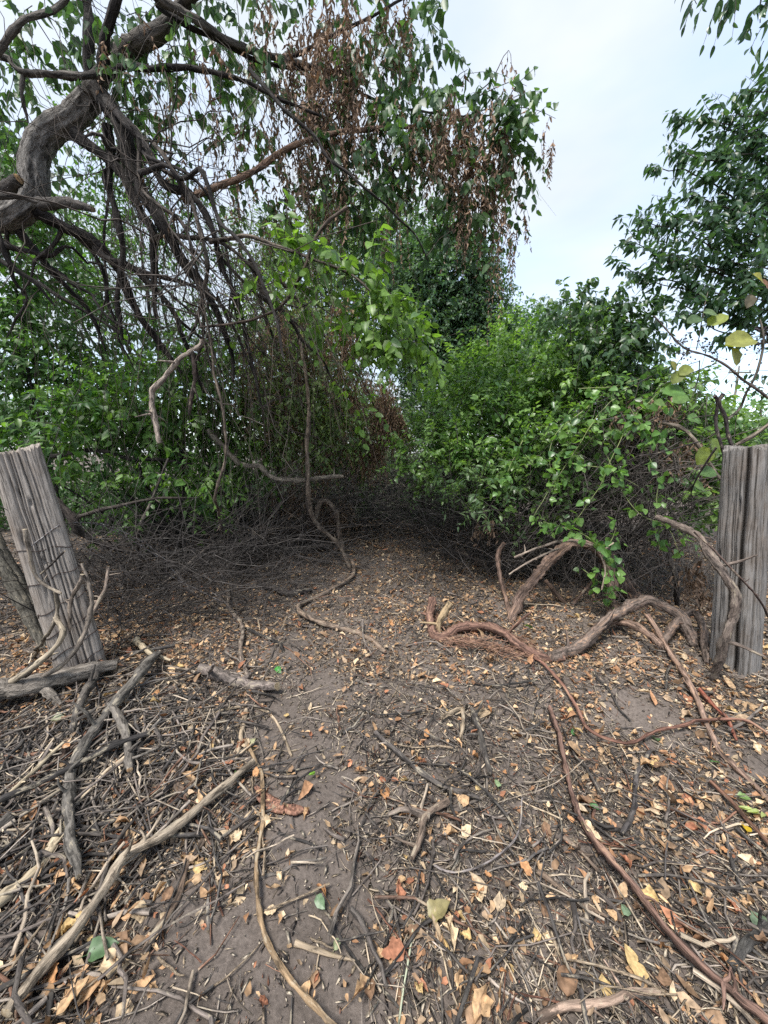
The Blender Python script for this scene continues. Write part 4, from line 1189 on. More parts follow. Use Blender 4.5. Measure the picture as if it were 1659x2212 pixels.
# overhanging twig in the top right corner
ct = thing('overhanging_branch', 'leafy twig of dark pointed leaves hanging in from the top right corner', 'branch', P(1660, -60, 3.0))
lv, tw = Leaves(), MB()
mb = MB()
limb(mb, [P(1800, -200, 3.1), P(1720, -80, 3.0), P(1650, -20, 3.0), P(1640, 50, 3.0)], .01, .004, DARKBARK, 6, .3, .1)
mb.build('stem', M_BARK, ct, smooth=True)
for (px, py, n) in ((1640, 30, 5), (1650, 60, 3), (1520, -15, 4), (1600, -30, 5), (1560, -30, 3)):
    sprays(lv, tw, None, None, 1, pts=P(px, py, 3.0) + rng.normal(0, .04, (n, 3)), L=.18, k=5, leaf=.095, wid=.45, hang=1.3, nb=.4, c0=rg[0], c1=rg[1], droop=.7)
tw.build('twigs', M_TWIG, ct, kind='stuff')
finish_leaves(ct, lv, M_LEAF2, 80, 'foliage', leaf_set(M_LEAF2, [rg[0], rg[1]], 'ovate', wid=.5, curl=.15, fold=.3))

# ------------------------------------------------------------------ far treeline and power pole
FT = [('lighter green', 1440, 900, 30, 2.6, 'beyond the meadow left of the power pole'), ('dark bushy', 1520, 880, 34, 2.8, 'beyond the meadow just left of the power pole'),
      ('low rounded', 1585, 900, 40, 3.0, 'at the foot of the power pole'), ('broad mid green', 1645, 885, 32, 3.2, 'beyond the meadow right of the power pole'), ('dense deep green', 1720, 880, 30, 3.2, 'at the right end of the far tree row'),
      ('nearer leafy', 1620, 920, 16, 1.6, 'close behind the right post'), ('small bright', 1500, 930, 15, 1.2, 'between the bright bush and the right post')]
for i, (adj, px, py, d, r, wh) in enumerate(FT):
    c = P(px, py, d)
    z = max(c[2], 1.2)
    root = thing('far_tree', f'{adj} tree {wh}', 'tree', gp(c[0], c[1]), 'trees in the far row')
    mb = MB()
    limb(mb, [gp(c[0], c[1]), (c[0] + .1, c[1], z * .5), (c[0], c[1], z)], .05 * r, .02 * r, GREYBARK, 8, .2, .1, res=.3)
    mb.build('trunk', M_BARK, root, smooth=True)
    lv = Leaves()
    g = GREENS['pale'] if i in (0, 3, 5, 6) else GREENS['bush']
    for q in range(7):
        cc_ = np.array([c[0] + rng.normal(0, r * .5), c[1] + rng.normal(0, r * .4), max(z * rng.uniform(.35, 1.0), .8)])
        sprays(lv, None, cc_, (r * .55, r * .5, r * .42), 75, L=.1 * r + .25, k=9, leaf=.10 + .045 * r, wid=.6, c0=np.array(g[0]) * .8, c1=np.array(g[1]) * .9, inner=.4)
    finish_leaves(root, lv, M_LEAF, 0, 'crown')
pole_b = P(1567, 1000, 52)
pole = thing('utility_pole', 'wooden power pole with a crossarm and wires beyond the far trees', 'utility pole', gp(pole_b[0], pole_b[1]))
pc = (.25, .22, .2)
top = P(1569, 790, 52)
mb = MB()
limb(mb, [gp(pole_b[0], pole_b[1]), (pole_b[0], 52, top[2] * .5), (pole_b[0], 52, top[2])], .19, .13, pc, 10, 0, .02, res=1)
mb.build('shaft', M_STICK, pole, smooth=True)


def boxmb(mb, c, s, col):
    c, s = np.asarray(c, float), np.asarray(s, float) / 2
    v = np.array([[x, y, z] for x in (-1, 1) for y in (-1, 1) for z in (-1, 1)]) * s + c
    mb.add(v, quads=[[0, 1, 3, 2], [4, 6, 7, 5], [0, 4, 5, 1], [2, 3, 7, 6], [0, 2, 6, 4], [1, 5, 7, 3]], col=col)


az = top[2] - .9
mb = MB()
boxmb(mb, (pole_b[0], 51.8, az), (3.0, .12, .16), (.2, .18, .16))
mb.build('crossarm', M_STICK, pole)
for s in (-1, 1):
    mb = MB()
    limb(mb, [(pole_b[0] + s * .9, 51.8, az - .05), (pole_b[0] + s * .05, 51.85, az - 1.0)], .03, .03, (.2, .18, .16), 5, 0, 0, res=.5)
    mb.build('brace', M_STICK, pole)
    mb = MB()
    limb(mb, [(pole_b[0] - .5 + s * .35, 51.8, az - 1.5), (pole_b[0] - .5 + s * .35, 51.8, az - 2.0)], .09, .07, (.1, .1, .11), 7, 0, 0, res=.2)
    mb.build('cutout', M_STICK, pole)
for dx in (-1.35, -.6, 1.35):
    mb = MB()
    tubes(mb, np.array([[(pole_b[0] + dx, 51.8, az + .08), (pole_b[0] + dx, 51.8, az + .2), (pole_b[0] + dx, 51.8, az + .32)]]), np.array([[.05, .08, .04]]), 8, (.3, .3, .3))
    mb.build('insulator', M_WIRE, pole)
    mb = MB()
    tubes(mb, np.array([[(pole_b[0] + dx + t * 26, 51.8 - t * 16, az + .34 - 1.2 * 4 * (abs(t) - t * t)) for t in np.linspace(-1, 1, 17)]]), np.full((1, 17), .018), 4, (.05, .05, .05))
    mb.build('wire', M_WIRE, pole)

# ------------------------------------------------------------------ fence posts
def ringpost(mb, base, top, hw, p, rot, cracks, holes, col, top_tilt=(0, 0), H=90, A=264, round_=0.0):
    base, top = np.asarray(base, float), np.asarray(top, float)
    ax = top - base
    Ln = np.linalg.norm(ax)
    w = ax / Ln
    u = vnorm(np.cross(np.array([0, 1.0, 0]), w))
    v = np.cross(w, u)
    u, v = u * math.cos(rot) + v * math.sin(rot), -u * math.sin(rot) + v * math.cos(rot)
    a = np.linspace(0, 2 * np.pi, A, endpoint=False)
    s = np.linspace(0, 1, H)
    shape = 1 / (np.abs(np.cos(a)) ** p + np.abs(np.sin(a)) ** p) ** (1 / p)
    R = hw * shape[None] * (1.06 - .10 * s[:, None]) * np.ones((H, A))
    R += hw * .02 * np.sin(3 * a + 1)[None] * np.sin(5 * s + .5)[:, None]
    kn = rng.normal(0, .006 * hw, (9, A))
    fine = np.stack([np.interp(s, np.linspace(0, 1, 9), kn[:, i_]) for i_ in range(A)], 1) + rng.normal(0, .004 * hw, (H, A))
    big = rng.normal(0, .02 * hw, (12, 14))
    big = np.stack([np.interp(s, np.linspace(0, 1, 12), big[:, i_]) for i_ in range(14)], 1)
    fine += np.stack([np.interp(a, np.linspace(0, 2 * np.pi, 15), np.append(row, row[0])) for row in big])
    R += fine
    for (a0, wd, dp, s0, s1, wander) in cracks:
        wd, dp = wd * 1.25, dp * 1.5
        ac_ = a0 + wander * np.sin(s * 9 + a0 * 7) + .012 * np.sin(s * 31 + a0)
        da = np.abs((a[None] - ac_[:, None] + np.pi) % (2 * np.pi) - np.pi)
        win = np.clip((s - s0) / .06, 0, 1) * np.clip((s1 - s) / .06, 0, 1)
        R -= dp * np.exp(-(da / wd) ** 2) * win[:, None]
    for (a0, s0, ra, rs, dp) in holes:
        da = np.abs((a[None] - a0 + np.pi) % (2 * np.pi) - np.pi)
        R -= dp * np.exp(-((da / ra) ** 4 + ((s[:, None] - s0) / rs) ** 4))
    xy = R[..., None] * (u[None, None] * np.cos(a)[None, :, None] + v[None, None] * np.sin(a)[None, :, None])
    tilt = s[:, None] ** 8 * (top_tilt[0] * np.cos(a)[None] + top_tilt[1] * np.sin(a)[None]) * hw + s[:, None] ** 14 * (rng.normal(0, .008, A)[None] + .012 * np.sin(5 * a + 2)[None] * np.sin(2 * a)[None])
    pos = base[None, None] + xy + w[None, None] * (s[:, None] * Ln + tilt)[..., None]
    tc = np.stack([R * np.cos(a), R * np.sin(a), np.broadcast_to(s[:, None] * Ln, R.shape)], -1)
    i = np.arange(H - 1)[:, None] * A
    j = np.arange(A)[None]
    q = np.stack([i + j, i + (j + 1) % A, i + A + (j + 1) % A, i + A + j], -1).reshape(-1, 4)
    mb.add(pos.reshape(-1, 3), quads=q, col=col, tc=tc.reshape(-1, 3))
    rim = pos[-1]
    c = rim.mean(0)
    rings = [rim] + [c + (rim - c) * f + w * (.004 * (1 - f) + rng.normal(0, .004, A)[:, None]) for f in (.93, .7, .45, .2)]
    vv = np.concatenate(rings + [c[None] + w * .004])
    q = []
    for k in range(4):
        q.append(np.stack([k * A + np.arange(A), k * A + (np.arange(A) + 1) % A, (k + 1) * A + (np.arange(A) + 1) % A, (k + 1) * A + np.arange(A)], 1))
    t = np.stack([4 * A + np.arange(A), 4 * A + (np.arange(A) + 1) % A, np.full(A, 5 * A)], 1)
    mb.add(vv, tris=t, quads=np.concatenate(q), col=np.asarray(col) * .9, tc=vv * [1, 1, 1])

    def surf(sv, av, extra=.003):
        k = sv * (H - 1)
        k0 = np.clip(k.astype(int), 0, H - 2)
        ai = np.round((av % (2 * np.pi)) / (2 * np.pi) * A).astype(int) % A
        f = (k - k0)[:, None]
        pp = pos[k0, ai] * (1 - f) + pos[k0 + 1, ai] * f
        cc_ = base + np.outer(sv, w) * Ln
        return pp + vnorm(pp - cc_) * extra
    return surf


rp_b = G(1590, 1436)
rp_b[2] -= .12
rp_t = P(1616, 968, rp_b[1] - .02)
face_r = math.atan2(-rp_b[1], -rp_b[0]) - .35
mb = MB()
CR = [(face_r + .05, .05, .06, -.1, 1.1, .03), (face_r - .45, .03, .022, .1, .8, .03), (face_r + .62, .03, .025, -.1, .7, .04), (face_r - .8, .03, .02, .2, 1.1, .03), (face_r + .95, .03, .02, .2, 1.1, .03), (face_r + .33, .022, .016, -.1, .35, .03), (face_r - .2, .022, .015, .35, 1.1, .02),
      (face_r + .42, .022, .014, .5, 1.1, .02), (face_r - 1.1, .03, .02, -.1, .6, .03)] + [(rng.uniform(0, 6.28), .022, .010, rng.uniform(-.1, .5), rng.uniform(.6, 1.1), .03) for _ in range(9)]
surf_r = ringpost(mb, rp_b, rp_t, .118, 3.0, .35, CR, [(face_r - .15, .78, .05, .03, .02), (face_r - 1.0, .55, .08, .03, .03)], (.20, .188, .178), (.0, .0))
tag(mb.build('fence_post', M_POST, origin=rp_b, smooth=True), 'upright grey weathered wooden post with deep cracks at the right edge', 'fence post', 'old wooden fence posts')

lp_b = G(168, 1452)
lp_b[1] += .06
lp_b[2] -= .12
lp_t = P(33, 978, lp_b[1] - .02)
face_l = math.atan2(-lp_b[1], -lp_b[0])
mb = MB()
rot_l = face_l + .10
CLk = [(.0 + d_, .022, dp, s0, s1, .02) for d_, dp, s0, s1 in ((-.32, .018, .3, 1.1), (-.12, .012, -.1, .8), (.08, .016, .5, 1.1), (.22, .014, .0, .7), (.36, .012, .2, 1.1), (-.48, .012, .4, 1.1), (.5, .014, -.1, .6), (-.22, .01, .6, 1.1))]
CLk += [(.40, .035, .05, -.1, .13, .02), (.56, .03, .045, -.1, .10, .02), (.12, .03, .03, -.1, .09, .02)]
CLk += [(rng.uniform(.9, 5.4), .025, .012, rng.uniform(-.1, .5), rng.uniform(.6, 1.1), .03) for _ in range(9)]
HL = [(-.36, .84, .05, .018, .035), (-.05, .80, .06, .012, .02), (-.22, .57, .045, .012, .03), (-.05, .43, .04, .012, .02), (-.62, .66, .08, .03, .03), (.22, .20, .05, .010, .02), (.2, .075, .05, .02, .05)]
# angles above are measured from the side that faces the path, so the ring is turned to it
surf_l = ringpost(mb, lp_b, lp_t, .128, 7.0, rot_l, CLk, HL, (.29, .258, .23), (0, .25))
tag(mb.build('fence_post', M_POST, origin=lp_b, smooth=True), 'leaning square grey wooden post wrapped with wire at the left edge', 'fence post', 'old wooden fence posts')

# rails leaning behind the left post
for pts, r, lab in (([(-60, 1110, 2.9), (0, 1215, 2.85), (60, 1330, 2.8), (110, 1440, 2.75)], .045, 'rotten grey rail slanting down behind the leaning left post'), ([(-20, 1130, 3.1), (40, 1240, 3.05), (95, 1350, 3.0), (140, 1440, 2.95)], .03, 'thinner mossy rail leaning on the back of the left post')):
    mb = MB()
    pp = [P(*q) for q in pts]
    pp[-1][2] = float(gz(pp[-1][0], pp[-1][1])) - .03
    limb(mb, pp, r, r, (.10, .092, .075), 10, .1, .12, endcol=(.12, .1, .08))
    tag(mb.build('fence_rail', M_STICK, smooth=True), lab, 'fence rail')

# wires
mb1 = []
fw = thing('barbed_wire', 'double strand of barbed wire arching off the leaning left post into the thicket', 'barbed wire', tuple(lp_b))
s0 = .665
aa = np.linspace(-.55, .62, 14)
lead = surf_l(np.full(14, s0) + np.linspace(-.03, .03, 14), aa, .004)
for sgn in (0, 1):
    tail = [P(*q) for q in ((150, 1131, 2.55), (175, 1129, 2.65), (225, 1133 + 4 * sgn, 2.8), (300, 1166 + 10 * sgn, 3.0), (350, 1203 + 8 * sgn, 3.15), (398 - 30 * sgn, 1265 - 22 * sgn, 3.25))]
    if sgn:
        tail += [P(430, 1275, 3.3), P(480, 1300, 3.3)]
    path = cr(np.vstack([lead, tail]), 130)
    th = np.linspace(0, 60, 130)
    mb = MB()
    for ph in (0, np.pi):
        q = path + .0022 * np.stack([np.zeros(130), np.cos(th + ph), np.sin(th + ph)], -1)
        tubes(mb, q[None], np.full((1, 130), .0021), 4, (.2, .2, .2))
    mb.build('strand', M_WIRE, fw, smooth=True)
    for k in range(18, 128, 24):
        mb = MB()
        c = path[k]
        t = vnorm(path[k + 1] - path[k - 1])
        for w_ in (np.array([0, .3, 1.0]), np.array([.3, 1, -.4])):
            tubes(mb, np.array([[c - w_ * .016, c + t * .003, c + w_ * .016]]), np.array([[.0008, .0017, .0008]]), 4, (.2, .2, .2))
        e = np.linspace(0, 12, 16)
        b1 = vnorm(np.cross(t, [0, 0, 1.0]))
        b2 = np.cross(t, b1)
        tubes(mb, (c + np.outer((e / 12 - .5) * .012, t) + .0042 * (np.outer(np.cos(e), b1) + np.outer(np.sin(e), b2)))[None], np.full((1, 16), .0012), 4, (.2, .2, .2))
        mb.build('barb', M_WIRE, fw, smooth=True)
for i, (sv, dl, wh) in enumerate(((.615, -.012, 'highest'), (.50, .022, 'second highest'), (.385, .03, 'third from the top'), (.29, .03, 'third from the bottom'), (.205, .035, 'second lowest'), (.12, .04, 'lowest'))):
    av = np.linspace(-1.6, 1.9, 60)
    pth = surf_l(np.clip(sv + dl * (av / 1.2) + .006 * np.sin(av * 6 + i), 0.02, .98), av, .0035)
    pth[1:-1] = (pth[:-2] + pth[1:-1] + pth[2:]) / 3
    mb = MB()
    tubes(mb, pth[None], np.full((1, 60), .003), 5, (.1, .08, .07))
    tag(mb.build('wire_loop', M_RUST, smooth=True), f'dark rusty wire wrapped round the leaning post, {wh} of the plain wires', 'wire', 'plain wires round the left post')
for pts, lab in (([(-10, 1285, 2.3), (40, 1275, 2.5), (75, 1265, 2.7)], 'loose wire running left behind the leaning post, upper of the pair'), ([(-10, 1352, 2.3), (40, 1338, 2.5), (90, 1322, 2.7)], 'loose wire running left behind the leaning post, lower of the pair')):
    mb = MB()
    tubes(mb, cr([P(*q) for q in pts], 20)[None], np.full((1, 20), .002), 4, (.1, .08, .07))
    tag(mb.build('loose_wire', M_RUST, smooth=True), lab, 'wire')

# ------------------------------------------------------------------ named vines, branches and logs
PALE, TAN, BLACK, GREY, RED, BROWN = (.40, .33, .23), (.21, .145, .085), (.032, .029, .028), (.15, .135, .12), (.19, .075, .05), (.13, .092, .068)
WOODEND, FRESH = (.38, .29, .18), (.46, .27, .13)
BUFF = (.30, .235, .165)


def nubs(mb, p, r, col, n=5):
    """Snapped side twigs and knots on a stick."""
    for _ in range(n):
        i = int(rng.integers(2, len(p) - 2))
        t = vnorm(p[i + 1] - p[i - 1])
        d = vnorm(np.cross(t, rng.normal(0, 1, 3)) + t * rng.uniform(-.2, .9) + [0, 0, .35])
        L = r * rng.uniform(1.6, 7.0)
        q = np.array([p[i], p[i] + d * (r + L * .4) + rng.normal(0, .15, 3) * r, p[i] + d * (r + L) + rng.normal(0, .5, 3) * r])
        limb(mb, q, r * rng.uniform(.35, .6), r * rng.uniform(.15, .35), np.asarray(col) * rng.uniform(.8, 1.2), 6, .2, .15, res=.012)


def rpx(r, p):
    return r / F * zdepth(p)


def ground_stick(name, label, cat, pts, r0, r1, col, mat=M_STICK, h=0.0, endcol=None, sides=9, wob=.3, gnarl=.16, group=None, jit=.0):
    g = [G(x, y) for x, y in pts]
    ra, rb = rpx(r0, g[0]), rpx(r1, g[-1])
    hh = np.broadcast_to(np.asarray(h, float), (len(g),)) if np.ndim(h) == 0 else np.asarray(h, float)
    m = 40
    p = cr(g, m)
    hs = np.interp(np.linspace(0, 1, m), np.linspace(0, 1, len(hh)), hh)
    ground = gz(p[:, 0], p[:, 1])
    ground = np.convolve(np.pad(ground, 6, mode='edge'), np.ones(13) / 13, 'valid')
    rl = np.linspace(ra, rb, m)
    p[:, 2] = np.maximum(ground, gz(p[:, 0], p[:, 1]) - rl * .3) + rl * .75 + hs
    mb = MB()
    p = limb(mb, p, ra, rb, col, sides, wob, gnarl, endcol, res=.022, jit=jit, floor=True)
    nubs(mb, p, (ra + rb) / 2, col, int(rng.integers(2, 6)))
    return tag(mb.build(name, mat, smooth=True), label, cat, group)


def air_stick(name, label, cat, pts, r0, r1, col, mat=M_STICK, endcol=None, sides=9, wob=.3, gnarl=.16, group=None, foot=False, jit=0.0):
    p = [P(*q) for q in pts]
    if foot:
        p[-1] = G(pts[-1][0], pts[-1][1])
    ra, rb = rpx(r0, p[0]), rpx(r1, p[-1])
    mb = MB()
    p = limb(mb, p, ra, rb, col, sides, wob, gnarl, endcol, res=.025, jit=jit)
    if r0 < 9:
        nubs(mb, p, (ra + rb) / 2, col, int(rng.integers(1, 5)))
    return tag(mb.build(name, mat, smooth=True), label, cat, group)


FB, FV = 'fallen branches on the ground', 'woody vines'
GS = [
    ('fallen_log', 'thick grey log half buried in sticks at the foot of the leaning post', 'log', [(-60, 1560), (0, 1533), (120, 1501), (255, 1462)], 26, 15, (.20, .175, .15), M_BARK, 0.05, WOODEND),
    ('fallen_log', 'short grey log with a sawn pale end lying across the path', 'log', [(428, 1459), (520, 1481), (598, 1502)], 12, 14, (.17, .14, .125), M_STICK, 0.025, WOODEND),
    ('fallen_log', 'dark furrowed log end at the left edge beside the pale split stick', 'log', [(-60, 1822), (0, 1804), (40, 1780)], 24, 20, (.10, .09, .08), M_BARK, .02, BLACK),
    ('fallen_log', 'blackish mottled log end at the lower right edge', 'log', [(1578, 2104), (1620, 2056), (1700, 1985)], 9, 12, (.085, .08, .075), M_BARK, 0, BLACK),
    ('fallen_branch', 'long pale mottled branch slanting from the lower left corner to the path', 'branch', [(20, 2226), (100, 2126), (176, 2046), (240, 1958), (280, 1886), (352, 1846), (440, 1770), (548, 1670)], 13, 8, (.27, .22, .165), M_STICK, .045, WOODEND),
    ('fallen_branch', 'thick split stick of bare yellowish wood at the left edge', 'branch', [(-40, 2004), (0, 1970), (80, 1894), (150, 1790)], 12, 10, PALE, M_CUT, .03, PALE),
    ('fallen_branch', 'long dark branch with peeling patches running down through the left stick heap', 'branch', [(340, 1436), (300, 1489), (256, 1538), (208, 1606), (168, 1674), (148, 1746), (144, 1826), (174, 1936)], 10, 9, (.11, .10, .088), M_STICK, .06, PALE),
    ('fallen_branch', 'black branch crossing the left stick heap and pointing at the left edge', 'branch', [(324, 1618), (240, 1646), (172, 1686), (80, 1738), (-30, 1786)], 5, 7, BLACK, M_STICK, .08, None),
    ('fallen_branch', 'dark grey upright leaning branch piece on top of the left heap', 'branch', [(208, 1477), (172, 1549), (160, 1612)], 9, 8, (.08, .07, .062), M_STICK, .07, None),
    ('fallen_branch', 'grey branch with a fresh orange cut end in the left heap', 'branch', [(246, 1545), (270, 1606), (281, 1694)], 9, 9, (.13, .115, .10), M_STICK, .06, FRESH),
    ('fallen_branch', 'straight pale peeled stick at the left edge above the split wood', 'branch', [(142, 1630), (80, 1688), (24, 1742)], 4, 5, PALE, M_CUT, .06, None),
    ('fallen_branch', 'thin black stick beside the mottled branch in the left heap', 'branch', [(172, 1798), (220, 1808), (272, 1826)], 4, 3, BLACK, M_STICK, .03, None),
    ('fallen_branch', 'forked brown stick with dead leaves left of the bare soil', 'branch', [(460, 1760), (440, 1830), (408, 1878), (384, 1946), (306, 2066)], 5, 8, BROWN, M_STICK, .0, WOODEND),
    ('fallen_branch', 'slender grey stick on the bare soil left of the tan vine', 'branch', [(504, 1758), (470, 1845), (455, 1930), (452, 2014)], 3, 4, GREY, M_STICK, 0, PALE),
    ('fallen_branch', 'thin grey stick running down toward the lower left corner', 'branch', [(156, 1886), (140, 1966), (100, 2080)], 4, 3, GREY, M_STICK, .02, None),
    ('fallen_branch', 'dark stick under the long pale branch in the lower left', 'branch', [(150, 1930), (146, 2020), (118, 2110), (110, 2200)], 7, 8, BLACK, M_STICK, .0, None),
    ('fallen_branch', 'short thick brown stick with a chewed pale end beside the left heap', 'branch', [(366, 1660), (386, 1695), (406, 1730)], 6, 8, BROWN, M_STICK, 0, WOODEND),
    ('fallen_branch', 'short pale stripped stick above the long branch tip', 'branch', [(532, 1542), (522, 1606), (508, 1652)], 5, 6, BUFF, M_CUT, .01, PALE),
    ('fallen_branch', 'thin bent stick ending on the bare soil below the sawn log', 'branch', [(440, 1545), (536, 1526), (592, 1554), (618, 1596), (630, 1634)], 3, 3, BUFF, M_STICK, 0, None),
    ('fallen_branch', 'pale broken stick lying beside the fallen grey log', 'branch', [(294, 1399), (320, 1425), (345, 1434), (372, 1442)], 7, 4, PALE, M_CUT, .04, PALE),
    ('fallen_branch', 'dark knotty stick lying left of the vine on the path', 'branch', [(492, 1273), (494, 1313), (524, 1357), (516, 1409), (536, 1470)], 4, 5, (.17, .135, .11), M_STICK, .01, None),
    ('fallen_branch', 'black stick curving right from the knotty stick on the path', 'branch', [(524, 1357), (560, 1377), (600, 1390), (614, 1412)], 4, 4, BLACK, M_STICK, 0, None),
    ('fallen_branch', 'short black branch lying on the hump of the path', 'branch', [(560, 1268), (616, 1289), (672, 1280)], 6, 7, (.05, .042, .04), M_STICK, .03, None),
    ('fallen_branch', 'dark twiggy branch lying across the back of the path', 'branch', [(480, 1196), (560, 1196), (640, 1196), (720, 1190)], 4, 5, (.06, .05, .045), M_STICK, .03, None),
    ('fallen_branch', 'long dark diagonal branch with a pale snapped tip in the middle litter', 'branch', [(812, 1594), (866, 1638), (945, 1702), (1035, 1738)], 5, 7, (.075, .065, .06), M_STICK, .02, PALE),
    ('fallen_branch', 'brown forked branch with a hooked top in the middle litter', 'branch', [(970, 1746), (923, 1782), (905, 1830), (887, 1870)], 7, 8, (.17, .125, .095), M_STICK, .03, None),
    ('fallen_branch', 'short bent brown piece joining the hooked branch from the left', 'branch', [(928, 1780), (890, 1766), (868, 1764), (842, 1776)], 8, 5, (.15, .12, .10), M_STICK, .02, None),
    ('fallen_branch', 'dark mottled stick pointing up the slope in the middle litter', 'branch', [(1022, 1540), (1035, 1616), (1056, 1680)], 6, 7, (.07, .062, .056), M_STICK, .01, None),
    ('fallen_branch', 'pale hooked stick left of the dark mottled one', 'branch', [(955, 1562), (990, 1546), (1000, 1556), (998, 1605)], 4, 5, BUFF, M_STICK, .02, None),
    ('fallen_branch', 'short dark stick with pale tip right of the bare soil', 'branch', [(762, 1822), (800, 1852), (842, 1890)], 4, 3, (.07, .06, .055), M_STICK, 0, PALE),
    ('fallen_branch', 'straight grey stick lying across the bare soil beside the tan vine', 'branch', [(560, 1900), (630, 1880), (706, 1856)], 4, 3, (.12, .105, .095), M_STICK, 0, None),
    ('fallen_branch', 'short black bent twig on the bare soil under the red bark', 'branch', [(600, 1800), (650, 1818), (694, 1840)], 3, 3, BLACK, M_STICK, 0, None),
    ('fallen_branch', 'pale chewed stick on the soil near the bottom middle', 'branch', [(638, 2042), (700, 2062), (768, 2078)], 6, 3, BUFF, M_CUT, 0, PALE),
    ('fallen_branch', 'long thin black stick slanting to the bottom middle', 'branch', [(700, 1969), (747, 2048), (797, 2116), (868, 2184)], 3, 3, BLACK, M_STICK, 0, None),
    ('fallen_branch', 'thin dark curved stick right of the bare soil', 'branch', [(872, 1886), (845, 1960), (812, 2008)], 2, 2, (.07, .055, .05), M_STICK, .005, None),
    ('fallen_branch', 'pair of pale green stalk pieces near the bottom middle', 'branch', [(893, 2005), (878, 2100), (858, 2230)], 2.4, 2.4, (.34, .36, .26), M_CUT, .01, None),
    ('fallen_branch', 'thin arched grey twig lying over the middle litter', 'branch', [(905, 1850), (977, 1893), (1053, 1875), (1114, 1832), (1126, 1752)], 2, 2, (.24, .21, .2), M_STICK, [.01, .02, .03, .05, .06], None),
    ('fallen_branch', 'dark grey leaning stick in the right litter below the red vine loop', 'branch', [(1402, 1630), (1380, 1710), (1361, 1778), (1339, 1814)], 4, 6, (.07, .062, .06), M_STICK, .02, None),
    ('fallen_branch', 'brown stick half hidden in litter left of the long red vine', 'branch', [(1163, 1890), (1224, 1929), (1310, 1992)], 6, 5, (.18, .13, .095), M_STICK, .01, None),
    ('fallen_branch', 'short brown stick against the left side of the long red vine', 'branch', [(1217, 1821), (1250, 1850), (1290, 1890)], 6, 5, (.14, .10, .075), M_STICK, .01, None),
    ('fallen_branch', 'pale brown bent branch lying along the bottom right edge', 'branch', [(1160, 2214), (1213, 2185), (1270, 2180), (1314, 2178), (1357, 2156), (1424, 2152)], 9, 7, (.27, .195, .15), M_STICK, .01, None),
    ('fallen_branch', 'dark straight stick right of the brown half hidden stick', 'branch', [(1285, 1930), (1330, 1980), (1345, 2010)], 5, 4, (.085, .07, .062), M_STICK, .01, None),
    ('fallen_branch', 'dark stick in the litter far right below the vine', 'branch', [(1570, 1830), (1590, 1900), (1605, 1940)], 4, 4, (.06, .055, .052), M_STICK, .01, None),
    ('fallen_branch', 'thin dark rod slanting through the litter on the right', 'branch', [(1450, 1880), (1500, 1950), (1560, 2030)], 3, 3, (.055, .05, .047), M_STICK, .01, None),
    ('woody_vine', 'smooth tan vine curving down the bare soil to the bottom edge', 'vine', [(531, 1609), (563, 1677), (576, 1778), (556, 1886), (560, 1976), (585, 2059), (632, 2138), (693, 2212), (770, 2290)], 3.4, 6, TAN, M_STICK, .022, None),
    ('woody_vine', 'long reddish stringy vine slanting through the litter to the lower right corner', 'vine', [(1188, 1544), (1202, 1616), (1220, 1688), (1256, 1785), (1307, 1875), (1379, 1965), (1458, 2066), (1530, 2134), (1623, 2206), (1720, 2290)], 6, 9, (.17, .105, .082), M_VINE, .045, None),
    ('woody_vine', 'thin red vine looping through the litter below the arched log', 'vine', [(1150, 1430), (1199, 1478), (1242, 1540), (1271, 1598), (1319, 1624), (1367, 1622), (1439, 1593), (1544, 1574), (1607, 1578), (1690, 1625)], 3, 3, (.17, .088, .064), M_VINE, .045, None),
    ('woody_vine', 'short torn red vine end dangling beside the right vine', 'vine', [(1511, 1502), (1545, 1545), (1570, 1568), (1590, 1612)], 4, 2.5, (.21, .07, .045), M_VINE, .03, None),
    ('woody_vine', 'curved grey brown vine stem lying as an arch right of the torn red one', 'vine', [(1180, 1430), (1235, 1414), (1315, 1384), (1375, 1362), (1419, 1358), (1459, 1366), (1500, 1400)], 11, 11, (.135, .105, .088), M_VINE, [.0, .02, .08, .14, .18, .10, .0], None),
    ('woody_vine', 'torn vine stump with shredded red bark lying at the edge of the path', 'vine', [(936, 1330), (935, 1366), (952, 1385), (993, 1372), (1059, 1372), (1094, 1385), (1125, 1408), (1169, 1430), (1215, 1428)], 9, 10, (.16, .092, .07), M_VINE, [.12, .06, .02, .05, .05, .03, .02, 0, 0], None),
    ('woody_vine', 'snaking brown vine on the hump of the path with a cut end', 'vine', [(760, 1230), (764, 1248), (747, 1264), (685, 1291), (648, 1317), (654, 1339), (698, 1357), (760, 1366), (791, 1379), (830, 1414)], 3.5, 6, (.19, .14, .105), M_STICK, [.12, .06, .02, .02, .03, .02, .02, .01, .01, 0], (.3, .15, .09)),
    ('woody_vine', 'small dark arched root right of the arched vine log', 'vine', [(1425, 1408), (1450, 1372), (1480, 1360), (1510, 1380), (1530, 1440)], 9, 7, (.14, .108, .09), M_VINE, [0, .10, .14, .08, 0], None),
]
for (n, l, c, pts, r0, r1, col, mat, h, ec) in GS:
    ground_stick(n, l, c, pts, r0, r1, col, mat, h, ec, group=FB if 'branch' in n else (FV if 'vine' in n else None), sides=12 if r0 > 10 else 8,
                 gnarl=.3 if mat is M_VINE else .16, jit=.06)

